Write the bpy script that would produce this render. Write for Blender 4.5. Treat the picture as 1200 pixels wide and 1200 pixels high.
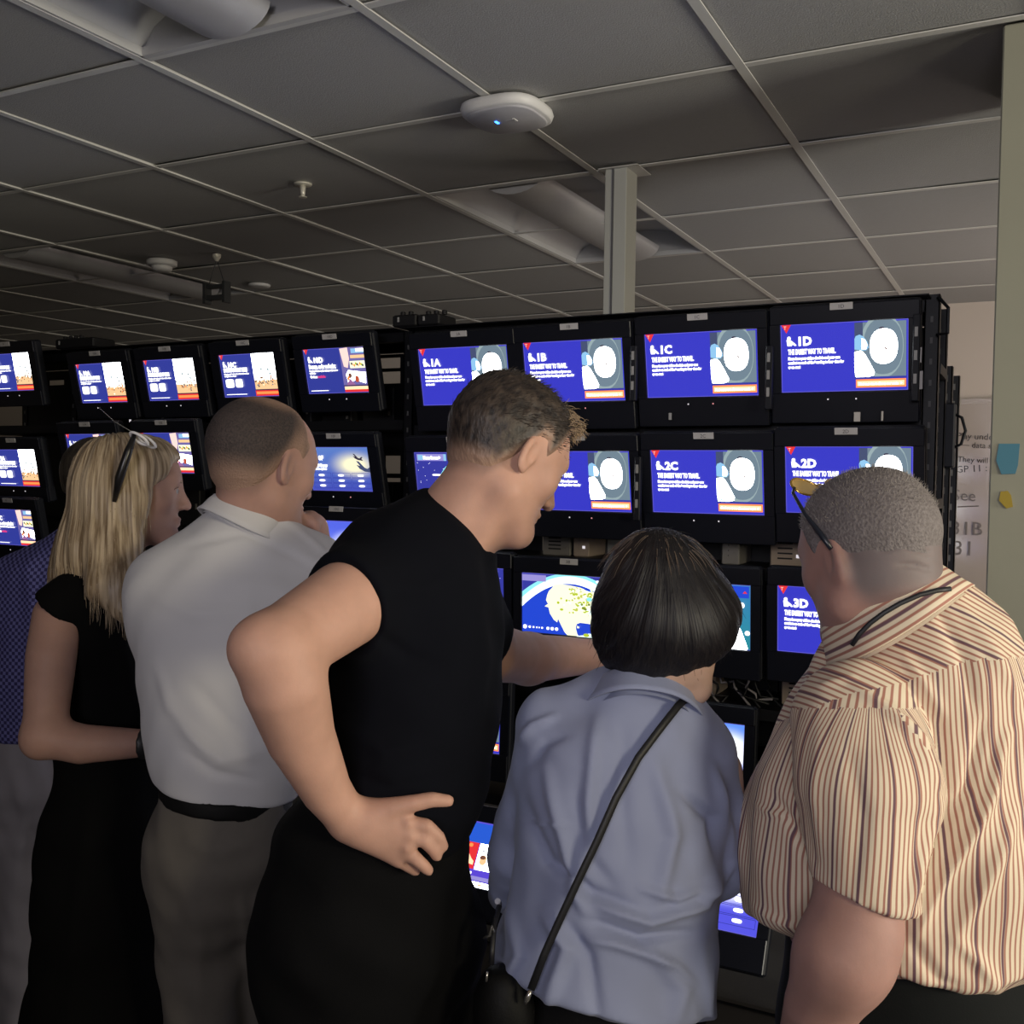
import bpy, bmesh, math, random
import numpy as np
from mathutils import Vector, Matrix
random.seed(7); rng = np.random.default_rng(7)
scene = bpy.context.scene
for o in list(bpy.data.objects): bpy.data.objects.remove(o)
R = math.radians

# ------------------------------------------------------------ camera
CAMZ = 1.60
YAW, PITCH, ROLL, FPX = R(27.233536), R(-2.0928535), R(0.79997833), 1188.5
CAM = np.array([0., 0., CAMZ])
_f = np.array([-math.sin(YAW)*math.cos(PITCH), math.cos(YAW)*math.cos(PITCH), math.sin(PITCH)])
_r0 = np.array([math.cos(YAW), math.sin(YAW), 0.]); _u0 = np.cross(_r0, _f)
_r = math.cos(ROLL)*_r0 + math.sin(ROLL)*_u0
_u = -math.sin(ROLL)*_r0 + math.cos(ROLL)*_u0
cd = bpy.data.cameras.new('camera'); cam = bpy.data.objects.new('camera', cd)
scene.collection.objects.link(cam); scene.camera = cam
cd.sensor_fit = 'HORIZONTAL'; cd.sensor_width = 36.0; cd.lens = 36.0*FPX/1200.0
cd.clip_start = .05
m = Matrix(((_r[0], _u[0], -_f[0], CAM[0]), (_r[1], _u[1], -_f[1], CAM[1]), (_r[2], _u[2], -_f[2], CAM[2]), (0, 0, 0, 1)))
cam.matrix_world = m

# ------------------------------------------------------------ colour management, world
scene.view_settings.view_transform = 'Standard'
scene.view_settings.look = 'None'
scene.view_settings.gamma = 1.0
scene.view_settings.use_curve_mapping = False
scene.view_settings.exposure = 0.0
w = bpy.data.worlds.new('world'); scene.world = w; w.use_nodes = True
w.node_tree.nodes['Background'].inputs[0].default_value = (.5, .5, .6, 1)
w.node_tree.nodes['Background'].inputs[1].default_value = 0.004

def area(name, loc, target, sx, sy, power, col, spread=180):
    l = bpy.data.lights.new(name, 'AREA'); l.shape = 'RECTANGLE'; l.size = sx; l.size_y = sy
    l.energy = power; l.color = col; l.spread = R(spread)
    o = bpy.data.objects.new(name, l); scene.collection.objects.link(o); o.location = loc
    d = Vector(target) - Vector(loc); o.rotation_euler = d.to_track_quat('-Z', 'Y').to_euler()
    return o
# daylight / corridor light falling in through the open doorway on the right, behind the camera
area('doorway_light', (3.6, 1.7, 1.5), (-1.2, 2.1, 1.9), 1.0, 1.2, 110, (1.0, .94, .80))
# warm corridor lamp to the right behind the camera, and an added weak neutral fill straight behind, its beam narrowed
area('corridor_lamp', (2.9, -.5, 2.1), (-.8, 1.6, 1.45), .8, .6, 27, (1.0, .89, .62), 120)
area('rear_fill', (0.3, -2.1, 2.0), (-0.6, 1.5, 1.75), 1.3, .6, 6.0, (.96, .92, 1.0), 62)
# added fill behind the rack, aimed up to brighten wall and ceiling
area('rear_aisle_fill', (0.9, 4.4, 1.25), (-0.8, 5.6, 2.5), .8, .8, 12, (1.0, .84, .74))

def px(x, y, d):
    """world point seen at photograph pixel (x, y) at camera depth d"""
    return CAM + _f*d + _r*((x-600)/FPX*d) - _u*((y-600)/FPX*d)
def atY(x, y, Y):
    d = _f + _r*((x-600)/FPX) - _u*((y-600)/FPX)
    return CAM + d*(Y/d[1])
def cdir(rx, ux, fx):
    v = _r*rx + _u*ux + _f*fx
    return v/np.linalg.norm(v)
def topx(P):
    q = np.asarray(P) - CAM; d = q@_f
    return 600+FPX*(q@_r)/d, 600-FPX*(q@_u)/d

# ------------------------------------------------------------ materials
MATS = {}
def mat(name, col, rough=.6, metal=0., spec=.5, emit=None, es=1., noise=None, bump=None, sss=0., sheen=0.):
    """procedural material: noise=(scale, amount) colour variation, bump=(scale, strength, distance)"""
    if name in MATS: return MATS[name]
    m = bpy.data.materials.new(name); m.use_nodes = True; nt = m.node_tree
    b = nt.nodes['Principled BSDF']
    b.inputs['Base Color'].default_value = (*col, 1); b.inputs['Roughness'].default_value = rough
    b.inputs['Metallic'].default_value = metal; b.inputs['Specular IOR Level'].default_value = spec
    if emit is not None:
        b.inputs['Emission Color'].default_value = (*emit, 1); b.inputs['Emission Strength'].default_value = es
    if sss: 
        b.inputs['Subsurface Weight'].default_value = sss; b.inputs['Subsurface Radius'].default_value = (.012, .005, .003)
        b.inputs['Subsurface Scale'].default_value = 1.0
    if sheen: b.inputs['Sheen Weight'].default_value = sheen
    if noise or bump:
        tc = nt.nodes.new('ShaderNodeTexCoord')
    if noise:
        n = nt.nodes.new('ShaderNodeTexNoise'); n.inputs['Scale'].default_value = noise[0]; n.inputs['Detail'].default_value = 4
        nt.links.new(tc.outputs['Object'], n.inputs['Vector'])
        mx = nt.nodes.new('ShaderNodeMix'); mx.data_type = 'RGBA'
        mx.inputs[6].default_value = (*[c*(1-noise[1]) for c in col], 1)
        mx.inputs[7].default_value = (*[min(1, c*(1+noise[1])) for c in col], 1)
        nt.links.new(n.outputs['Fac'], mx.inputs[0]); nt.links.new(mx.outputs[2], b.inputs['Base Color'])
    if bump:
        n = nt.nodes.new('ShaderNodeTexNoise'); n.inputs['Scale'].default_value = bump[0]; n.inputs['Detail'].default_value = 3
        nt.links.new(tc.outputs['Object'], n.inputs['Vector'])
        bp = nt.nodes.new('ShaderNodeBump'); bp.inputs['Strength'].default_value = bump[1]; bp.inputs['Distance'].default_value = bump[2]
        nt.links.new(n.outputs['Fac'], bp.inputs['Height']); nt.links.new(bp.outputs['Normal'], b.inputs['Normal'])
    MATS[name] = m
    return m
def emis(name, col, s=1.):
    if name in MATS: return MATS[name]
    m = bpy.data.materials.new(name); m.use_nodes = True; nt = m.node_tree
    b = nt.nodes['Principled BSDF']; b.inputs['Base Color'].default_value = (.01, .01, .012, 1); b.inputs['Roughness'].default_value = .25
    b.inputs['Emission Color'].default_value = (*col, 1); b.inputs['Emission Strength'].default_value = s
    MATS[name] = m
    return m

# ------------------------------------------------------------ object helpers
COL = scene.collection
def link(name, mesh, parent=None):
    o = bpy.data.objects.new(name, mesh); COL.objects.link(o)
    if parent is not None: o.parent = parent
    return o
def tag(o, label=None, cat=None, group=None, kind=None):
    if label: o['label'] = label
    if cat: o['category'] = cat
    if group: o['group'] = group
    if kind: o['kind'] = kind
    return o
def empty(name, loc=(0, 0, 0), rot=(0, 0, 0)):
    o = bpy.data.objects.new(name, None); COL.objects.link(o); o.location = loc; o.rotation_euler = rot
    o.empty_display_size = .1
    return o
class MB:
    """collects simple shapes into one mesh"""
    def __init__(s): s.v = []; s.f = []; s.m = []; s.mats = []; s.smooth = False
    def mi(s, m):
        if m not in s.mats: s.mats.append(m)
        return s.mats.index(m)
    def add(s, vs, fs, m):
        n = len(s.v); s.v += [tuple(v) for v in vs]; k = s.mi(m)
        for f in fs: s.f.append([i+n for i in f]); s.m.append(k)
    def box(s, lo, hi, m, bev=0.0):
        x0, y0, z0 = lo; x1, y1, z1 = hi
        if bev:
            b = bev; P = []
            for z, i in ((z0, b), (z0+b, 0), (z1-b, 0), (z1, b)):
                # octagon ring, bevelled vertical edges too
                a = b+i if i else b
                P += [(x0+a, y0+i, z), (x1-a, y0+i, z), (x1-i, y0+a, z), (x1-i, y1-a, z), (x1-a, y1-i, z), (x0+a, y1-i, z), (x0+i, y1-a, z), (x0+i, y0+a, z)]
            F = [list(range(7, -1, -1)), list(range(24, 32))]
            for k in range(3):
                for j in range(8): F.append([k*8+j, k*8+(j+1) % 8, k*8+8+(j+1) % 8, k*8+8+j])
            s.add(P, F, m); return s
        P = [(x0, y0, z0), (x1, y0, z0), (x1, y1, z0), (x0, y1, z0), (x0, y0, z1), (x1, y0, z1), (x1, y1, z1), (x0, y1, z1)]
        s.add(P, [(3, 2, 1, 0), (4, 5, 6, 7), (0, 1, 5, 4), (1, 2, 6, 5), (2, 3, 7, 6), (3, 0, 4, 7)], m); return s
    def tube(s, pts, r, m, n=8, cap=True):
        pts = [np.array(p, float) for p in pts]; rs = r if hasattr(r, '__len__') else [r]*len(pts)
        V = []; prev = None
        for i, p in enumerate(pts):
            t = pts[min(i+1, len(pts)-1)] - pts[max(i-1, 0)]; t /= np.linalg.norm(t)+1e-9
            if prev is None:
                a = np.cross(t, (0, 0, 1.)); 
                if np.linalg.norm(a) < .1: a = np.cross(t, (1., 0, 0))
            else: a = prev - t*(prev@t)
            a /= np.linalg.norm(a); prev = a; b = np.cross(t, a)
            for j in range(n):
                th = 2*math.pi*j/n; V.append(p + rs[i]*(a*math.cos(th)+b*math.sin(th)))
        F = []
        for i in range(len(pts)-1):
            for j in range(n): F.append([i*n+j, i*n+(j+1) % n, (i+1)*n+(j+1) % n, (i+1)*n+j])
        if cap: F += [list(range(n-1, -1, -1)), list(range((len(pts)-1)*n, len(pts)*n))]
        s.add(V, F, m); return s
    def poly(s, pts, m, y=0.):
        """flat polygon in the xz plane facing -y"""
        s.add([(p[0], y, p[1]) for p in pts], [list(range(len(pts)))], m); return s
    def rect(s, x0, z0, x1, z1, m, y=0.): return s.poly([(x0, z0), (x1, z0), (x1, z1), (x0, z1)], m, y)
    def lathe(s, prof, m, n=24, c=(0, 0, 0)):
        V = []
        for r_, z in prof:
            for j in range(n):
                a = 2*math.pi*j/n; V.append((c[0]+r_*math.cos(a), c[1]+r_*math.sin(a), c[2]+z))
        F = [[i*n+j, i*n+(j+1) % n, (i+1)*n+(j+1) % n, (i+1)*n+j] for i in range(len(prof)-1) for j in range(n)]
        F += [list(range(n-1, -1, -1)), list(range((len(prof)-1)*n, len(prof)*n))]
        s.add(V, F, m); return s
    def build(s, name, parent=None, smooth=None):
        me = bpy.data.meshes.new(name); me.from_pydata(s.v, [], s.f)
        for mm in s.mats: me.materials.append(mm)
        me.polygons.foreach_set('material_index', s.m)
        if smooth: me.polygons.foreach_set('use_smooth', [True]*len(s.f))
        me.update()
        return link(name, me, parent)
# ============================================================ the setting
CEIL = CAMZ + .93; TS = .607; CX0, CY0 = -2.440, 1.086      # ceiling height, tile module, grid origin
m_tile = mat('ceiling tile', (.36, .36, .36), .95, bump=(260, .35, .003), noise=(90, .05))
m_rail = mat('rail paint', (.6, .6, .58), .35, spec=.6)
m_wall = mat('wall paint', (.52, .46, .42), .9, noise=(3, .03))
m_floor = mat('dark carpet', (.05, .05, .055), .95, noise=(200, .3), bump=(300, .4, .003))
m_plen = mat('plenum', (.05, .05, .05), .95)
X0, X1, Y0, Y1 = -9.5, 3.9, -3.2, 5.85
def structure(o): o['kind'] = 'structure'; return o
structure(MB().box((X0, Y0, -.1), (X1, Y1, 0), m_floor).build('floor'))
structure(MB().box((X0, Y1, 0), (X1, Y1+.12, CEIL+.2), m_wall).build('wall_back'))
structure(MB().box((X0-.12, Y0, 0), (X0, Y1, CEIL+.2), m_wall).build('wall_left'))
structure(MB().box((X1, Y0, 0), (X1+.12, Y1, CEIL+.2), m_wall).build('wall_right'))
structure(MB().box((X0, Y0-.12, 0), (X1, Y0, CEIL+.2), m_wall).build('wall_front'))
structure(MB().box((X0, Y1-.012, 0), (X1, Y1, .09), mat('skirting', (.12, .12, .12), .5)).build('baseboard_back'))
ceil = structure(MB().box((X0, Y0, CEIL+.16), (X1, Y1, CEIL+.2), m_plen).build('ceiling'))
# T-bar rails
i0, i1 = int((X0-CX0)/TS)-1, int((X1-CX0)/TS)+1
j0, j1 = int((Y0-CY0)/TS)-1, int((Y1-CY0)/TS)+1
for i in range(i0, i1+1):
    x = CX0+i*TS
    if X0 < x < X1:
        MB().box((x-.0115, Y0, CEIL-.001), (x+.0115, Y1, CEIL+.002), m_rail).box((x-.003, Y0, CEIL+.002), (x+.003, Y1, CEIL+.035), m_rail).build('grid_rail', ceil)
for j in range(j0, j1+1):
    y = CY0+j*TS
    if Y0 < y < Y1:
        MB().box((X0, y-.0105, CEIL+.0002), (X1, y+.0105, CEIL+.003), m_rail).build('grid_rail', ceil)
TROFF = {(1, 3), (1, 4), (1, -1), (1, 0), (-3, 3), (-3, 4)}
def tile_mesh(seed):
    r_ = random.Random(seed); n = 6; me = MB(); h = TS/2-.006
    tx, ty, sag = r_.uniform(-.0022, .0022), r_.uniform(-.0022, .0022), r_.uniform(.001, .0045)
    V = []
    for a in range(n+1):
        for b in range(n+1):
            u, v = a/n*2-1, b/n*2-1
            V.append((u*h, v*h, .006+tx*u+ty*v-sag*(1-u*u)*(1-v*v)))
    F = [[a*(n+1)+b, a*(n+1)+b+1, (a+1)*(n+1)+b+1, (a+1)*(n+1)+b] for a in range(n) for b in range(n)]
    me.add(V, F, m_tile)
    me.box((-h, -h, .0135), (h, h, .022), m_tile)
    o = me.build('tile'); d = o.data; bpy.data.objects.remove(o)
    d.polygons.foreach_set('use_smooth', [k < n*n for k in range(len(d.polygons))])
    return d
TM = [tile_mesh(s) for s in range(14)]
cnt = 0
for i in range(i0, i1+1):
    for j in range(j0, j1+1):
        if (i, j) in TROFF: continue
        x, y = CX0+(i+.5)*TS, CY0+(j+.5)*TS
        if not (X0+.2 < x < X1-.1 and Y0+.1 < y < Y1-.1): continue
        if (x*math.sin(YAW)*-1 + y*math.cos(YAW)) < -1.2: continue
        t = link('tile', random.choice(TM), ceil); t.location = (x, y, CEIL); t.rotation_euler = (0, 0, random.choice((0, 1, 2, 3))*math.pi/2)
        cnt += 1
print('tiles', cnt)
# recessed troffers, switched off: reflector wings and a central half-round basket
m_pan = mat('troffer enamel', (.5, .5, .5), .45, spec=.5); m_basket = mat('perforated basket', (.42, .42, .44), .4, metal=.35, bump=(900, .3, .001))
def troffer(i, j, lab):
    x, y = CX0+(i+.5)*TS, CY0+(j+1)*TS
    t = tag(empty('ceiling_light', (x, y, CEIL)), lab, 'ceiling light', 'recessed ceiling lights')
    h, L = TS/2-.012, TS-.012
    fr = MB()
    for s in (-1, 1): fr.box((s*h-.008, -L, 0), (s*h+.008, L, .02), m_pan); fr.box((-h, s*L-.008, 0), (h, s*L+.008, .02), m_pan)
    fr.build('frame', t)
    pan = MB(); N = 16; V = []
    for k in range(N+1):
        u = k/N*2-1; z = .012+.10*math.sqrt(max(0, 1-abs(u)**2.2))
        V += [(u*h, -L, z), (u*h, L, z)]
    pan.add(V, [[2*k, 2*k+1, 2*k+3, 2*k+2] for k in range(N)], m_pan)
    for s in (-1, 1):
        pan.add([(V[2*k][0], s*L, V[2*k][2]) for k in range(N+1)], [list(range(N+1))], m_pan)
    pan.build('reflector', t, True)
    b = MB(); V = []; N = 14
    for e, yy in enumerate((-L+.03, L-.03)):
        for k in range(N+1):
            a = math.pi*k/N; V.append((-.105*math.cos(a), yy, .035-.055*math.sin(a)))
    b.add(V, [[k, k+1, N+2+k, N+1+k] for k in range(N)], m_basket)
    b.add(V[:N+1], [list(range(N+1))], m_basket); b.add(V[N+1:], [list(range(N, -1, -1))], m_basket)
    b.build('basket', t, True)
troffer(1, 3, 'unlit recessed ceiling light with a half-round basket behind the steel pole')
troffer(1, -1, 'unlit recessed ceiling light cut by the top edge, left of the wireless box')
troffer(-3, 3, 'unlit recessed ceiling light far off in the dark beside the hanging bracket')

# wireless access point under the ceiling
m_white = mat('white plastic', (.62, .62, .63), .45)
ap = tag(empty('wireless_access_point', (-1.213, 2.30, CEIL)), 'white rounded square wireless box with a blue light on the ceiling', 'access point')
def rsq(h, z, n=40, p=3.2):
    out = []
    for k in range(n):
        a = 2*math.pi*k/n; c, s_ = math.cos(a), math.sin(a); rr = h/((abs(c)**p+abs(s_)**p)**(1/p)); out.append((rr*c, rr*s_, z))
    return out
def stack(rings, m, name, parent, capb=True, capt=True):
    b = MB(); V = [v for r_ in rings for v in r_]; n = len(rings[0])
    F = [[i*n+j, i*n+(j+1) % n, (i+1)*n+(j+1) % n, (i+1)*n+j] for i in range(len(rings)-1) for j in range(n)]
    if capb: F.append(list(range(n)))
    if capt: F.append(list(range((len(rings)-1)*n, len(rings)*n)))
    b.add(V, F, m); return b.build(name, parent, True)
stack([rsq(.095, -.002), rsq(.104, -.006), rsq(.107, -.016), rsq(.103, -.028), rsq(.099, -.031)], m_white, 'shell', ap)
stack([rsq(.092, -.031), rsq(.092, -.034), rsq(.089, -.036)], mat('grey plastic', (.42, .42, .46), .4), 'face_plate', ap)
stack([rsq(.085, .002), rsq(.08, -.003)], m_white, 'mounting_plate', ap)
MB().box((-.030, -.012, -.038), (-.024, .004, -.0355), emis('blue led', (.04, .2, 1.), 6)).build('indicator_light', ap)
mk = MB().box((.0, -.006, -.0372), (.022, -.001, -.0358), mat('grey print', (.3, .3, .33), .5)); mk.box((.02, -.012, -.0372), (.026, .008, -.0358), mat('pale print', (.85, .85, .85), .5)); mk.build('logo_mark', ap)
# sprinkler, smoke detector, hanging exit bracket, disc
m_br = mat('chalk metal', (.7, .68, .6), .35, metal=.3)
sp = tag(empty('sprinkler_head', (-2.126, 2.625, CEIL)), 'small pale sprinkler head pointing down from the ceiling', 'sprinkler')
MB().lathe([(.004, 0), (.030, -.001), (.028, -.006), (.012, -.008)], m_br).build('escutcheon', sp, True)
MB().lathe([(.010, -.006), (.008, -.03), (.006, -.042)], m_br, 12).build('stem', sp, True)
MB().lathe([(.005, -.042), (.014, -.043), (.014, -.045), (.003, -.046)], m_br, 12).build('deflector', sp)
sd = tag(empty('smoke_detector', (-3.47, 3.316, CEIL)), 'round smoke detector on the dark part of the ceiling', 'smoke detector')
MB().lathe([(.06, 0), (.066, -.004), (.064, -.022), (.058, -.026)], m_white).build('base', sd, True)
MB().lathe([(.04, -.026), (.046, -.030), (.042, -.044), (.025, -.05)], m_white).build('cap', sd, True)
dc = tag(MB().lathe([(.05, 0), (.055, -.003), (.052, -.012), (.03, -.014)], m_white).build('ceiling_disc', None, True), 'small flat disc on the ceiling right of the hanging bracket', 'cover')
q = px(304, 333, 5.2); dv = q-CAM; q = CAM+dv*(.93/dv[2]); dc.location = (q[0], q[1], CEIL)
dv = px(254, 298, 3.)-CAM; q = CAM+dv*(.93/dv[2])
hb = tag(empty('hanging_bracket', (q[0], q[1], CEIL)), 'dark metal bracket hung on thin wires from the ceiling at left', 'bracket')
m_dk = mat('dark metal', (.06, .065, .07), .5, metal=.5)
MB().lathe([(.018, 0), (.018, -.012), (.006, -.03)], m_br, 12).build('hook', hb)
for s in (-1, 1): MB().tube([(0, 0, -.02), (s*.045, 0, -.13)], .002, m_dk, 5).build('wire', hb)
b = MB(); b.box((-.055, -.012, -.145), (.055, .012, -.13), m_dk); b.box((-.055, -.012, -.195), (.055, .012, -.175), m_dk)
for s in (-1, 1): b.box((s*.055-.007, -.02, -.21), (s*.055+.007, .02, -.12), m_dk)
b.build('frame', hb)

# steel pole behind the rack, grey column at the right with notes
m_pole = mat('pole paint', (.46, .47, .44), .5)
po = tag(empty('steel_pole', (-1.150, 2.93, 0)), 'grey steel pole rising behind the monitor rack to the ceiling', 'pole')
b = MB().box((-.034, -.045, 0), (.036, .045, CEIL), m_pole, .002); b.build('shaft', po)
MB().box((-.010, -.0485, 0), (-.004, -.0445, CEIL), mat('pole slot', (.1, .1, .11), .6)).build('slot', po)
MB().box((-.05, -.06, CEIL-.004), (.075, .06, CEIL-.0015), m_rail).build('ceiling_collar', po)
m_colm = mat('column paint', (.27, .27, .215), .75, noise=(6, .05), bump=(120, .1, .002))
cl = structure(MB().box((-.084, 2.32, 0), (.014, 2.80, CEIL), m_colm, .003).build('trim_1'))
cl['label'] = 'grey-green column at the right edge'
def note(x0, y0, x1, y1, m, name, lab, pts=None):
    a, b_ = atY(x0, y0, 2.32), atY(x1, y1, 2.32)
    w_, h_ = abs(b_[0]-a[0]), abs(a[2]-b_[2]); mb = MB(); n = 6; V = []
    P = pts or [(0, 0), (1, 0), (1, 1), (0, 1)]
    mb.add([(p[0]*w_, -.0016-.004*(1-p[1]), p[1]*h_) for p in P]+[(p[0]*w_, -.0004, p[1]*h_) for p in P], [list(range(len(P))), list(range(2*len(P)-1, len(P)-1, -1))]+[[k, k+len(P), (k+1) % len(P)+len(P), (k+1) % len(P)] for k in range(len(P))], m)
    o = mb.build(name); o.location = (min(a[0], b_[0]), 2.32, min(a[2], b_[2])); return tag(o, lab, 'sticky note')
note(1168, 520, 1194, 556, mat('blue paper', (.06, .19, .27), .8), 'sticky_note', 'blue paper note on the column at the right edge', [(.25, 0), (.85, .02), (.95, .3), (1, 1), (.1, 1), (0, .45)])
note(1171, 575, 1187, 596, mat('yellow paper', (.33, .24, .03), .8), 'sticky_note', 'small yellow note on the column below the blue one', [(.55, 0), (1, .1), (.85, .75), (.6, 1), (.1, .95), (0, .45)])

# whiteboard on the back wall
def wbp(x, y, Y=Y1-.03): return atY(x, y, Y)
m_wb = mat('whiteboard', (.40, .35, .32), .13, spec=1.); m_wb.node_tree.nodes['Principled BSDF'].inputs['Coat Weight'].default_value = 1; m_wb.node_tree.nodes['Principled BSDF'].inputs['Coat Roughness'].default_value = .1
a, c_ = wbp(1092, 474), wbp(1172, 800)
wb = tag(empty('whiteboard', (a[0]-1.0, Y1-.03, c_[2])), 'glossy whiteboard with black handwriting seen right of the rack', 'whiteboard')
Wd, Hd = c_[0]-a[0]+1.2, a[2]-c_[2]
MB().box((0, 0, 0), (Wd, .018, Hd), m_wb).build('panel', wb)
m_al = mat('aluminium', (.45, .4, .37), .4, metal=.6)
MB().box((-.02, -.006, Hd), (Wd+.02, .018, Hd+.025), m_al).box((-.02, -.006, -.025), (Wd+.02, .018, 0), m_al).box((-.02, -.006, 0), (0, .018, Hd), m_al).box((Wd, -.006, 0), (Wd+.02, .018, Hd), m_al).build('frame', wb)
def font_mesh(txt, size, m, align='LEFT', ext=0., bold=0.):
    cu = bpy.data.curves.new('txt', 'FONT'); cu.body = txt; cu.size = size; cu.align_x = align; cu.resolution_u = 2; cu.offset = bold; cu.extrude = ext
    ob = bpy.data.objects.new('txt', cu); me = bpy.data.meshes.new_from_object(ob)
    bpy.data.objects.remove(ob); bpy.data.curves.remove(cu)
    me.materials.clear(); me.materials.append(m); return me
m_ink = mat('marker ink', (.05, .045, .05), .6); m_ink2 = mat('grey marker ink', (.17, .15, .15), .6)
for txt, X, Y, hpx, mm, sh in (('Play under schematic', 1117, 514, 9, m_ink, .25), ('— data scenario', 1122, 524, 8, m_ink, .25), ('They will "FTE"', 1118, 541, 8, m_ink, .25), ('GP 11 : 0 1 L', 1116, 554, 10, m_ink, 0), ('See', 1112, 586, 18, m_ink2, .2), ('31B', 1110, 626, 22, m_ink2, .15), ('31', 1112, 650, 24, m_ink2, .15)):
    p_ = wbp(X+4, Y); s_ = hpx/FPX*6.3*(.95 if hpx < 15 else .85)
    me = font_mesh(txt, s_, mm); o = link('handwriting', me, wb); o['kind'] = 'stuff'
    o.matrix_local = Matrix.Translation(Vector(p_) - Vector(wb.location) + Vector((0, -.0012, 0))) @ Matrix.Rotation(R(90), 4, 'X') @ Matrix.Rotation(R(4), 4, 'Z') @ Matrix(((1, sh, 0, 0), (0, 1, 0, 0), (0, 0, 1, 0), (0, 0, 0, 1)))
MB().tube([wbp(1122, 594)-np.array(wb.location), wbp(1147, 593)-np.array(wb.location)], .003, m_ink2, 4).build('underline', wb)
# ============================================================ monitors
e_blue = emis('screen blue', (.034, .036, .50), 1.15)
e_blue2 = emis('screen dim blue', (.030, .042, .30), 1.1)
e_edge = emis('screen edge', (.16, .14, .75), 1.)
e_white = emis('screen white', (.93, .97, 1), 8.)
e_text = emis('screen text', (1, 1, 1), 2.0)
e_or = emis('screen orange', (1, .23, .06), 1.5)
e_or2 = emis('screen pale orange', (1, .62, .36), 1.5)
e_red = emis('screen red', (.85, .035, .04), 1.)
e_grey = emis('cabin grey', (.17, .24, .30), 1.)
e_grey2 = emis('cabin pale', (.32, .42, .44), 1.)
e_grey3 = emis('cabin dark', (.06, .08, .17), 1.)
e_sky = emis('pale blue', (.25, .50, .75), 1.2)
e_dark = emis('dark mark', (.04, .03, .06), 1.)
e_sand = emis('sand', (.75, .47, .24), 1.4)
e_sand2 = emis('pale sand', (.95, .85, .72), 3.)
e_brown = emis('brown', (.20, .08, .05), 1.)
e_star = emis('night blue', (.035, .04, .33), 1.1)
e_ocean = emis('ocean', (.015, .06, .62), 1.1)
e_land = emis('land cream', (.80, .80, .56), 1.5)
e_green = emis('land green', (.42, .52, .03), 1.2)
e_cyan = emis('atmosphere cyan', (.25, .72, .78), 1.3)
e_pale = emis('atmosphere pale', (.75, .95, .85), 1.5)
e_lav = emis('lavender', (.34, .30, .72), 1.)
def grad(name, c0, c1, z0, z1, s=1.1, blob=None):
    """emissive picture with a vertical blend and a soft bright blob (object space)"""
    m = bpy.data.materials.new(name); m.use_nodes = True; nt = m.node_tree; b = nt.nodes['Principled BSDF']
    b.inputs['Base Color'].default_value = (.01, .01, .01, 1)
    tc = nt.nodes.new('ShaderNodeTexCoord'); sx = nt.nodes.new('ShaderNodeSeparateXYZ'); nt.links.new(tc.outputs['Object'], sx.inputs[0])
    mr = nt.nodes.new('ShaderNodeMapRange'); mr.inputs[1].default_value = z0; mr.inputs[2].default_value = z1
    nt.links.new(sx.outputs['Z'], mr.inputs[0])
    mx = nt.nodes.new('ShaderNodeMix'); mx.data_type = 'RGBA'; mx.inputs[6].default_value = (*c0, 1); mx.inputs[7].default_value = (*c1, 1)
    nt.links.new(mr.outputs[0], mx.inputs[0]); out = mx.outputs[2]
    if blob:
        (bx, bz, rx, rz, col) = blob
        mp = nt.nodes.new('ShaderNodeMapping'); mp.inputs['Location'].default_value = (-bx/rx, 0, -bz/rz); mp.inputs['Scale'].default_value = (1/rx, 0, 1/rz)
        nt.links.new(tc.outputs['Object'], mp.inputs[0]); g = nt.nodes.new('ShaderNodeTexGradient'); g.gradient_type = 'QUADRATIC_SPHERE'
        nt.links.new(mp.outputs[0], g.inputs[0]); mul = nt.nodes.new('ShaderNodeMath'); mul.operation = 'MULTIPLY'; mul.use_clamp = True
        nt.links.new(g.outputs['Fac'], mul.inputs[0]); mul.inputs[1].default_value = 2.2
        m2 = nt.nodes.new('ShaderNodeMix'); m2.data_type = 'RGBA'; nt.links.new(mul.outputs[0], m2.inputs[0]); nt.links.new(out, m2.inputs[6]); m2.inputs[7].default_value = (*col, 1); out = m2.outputs[2]
    nt.links.new(out, b.inputs['Emission Color']); b.inputs['Emission Strength'].default_value = s
    return m

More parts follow.
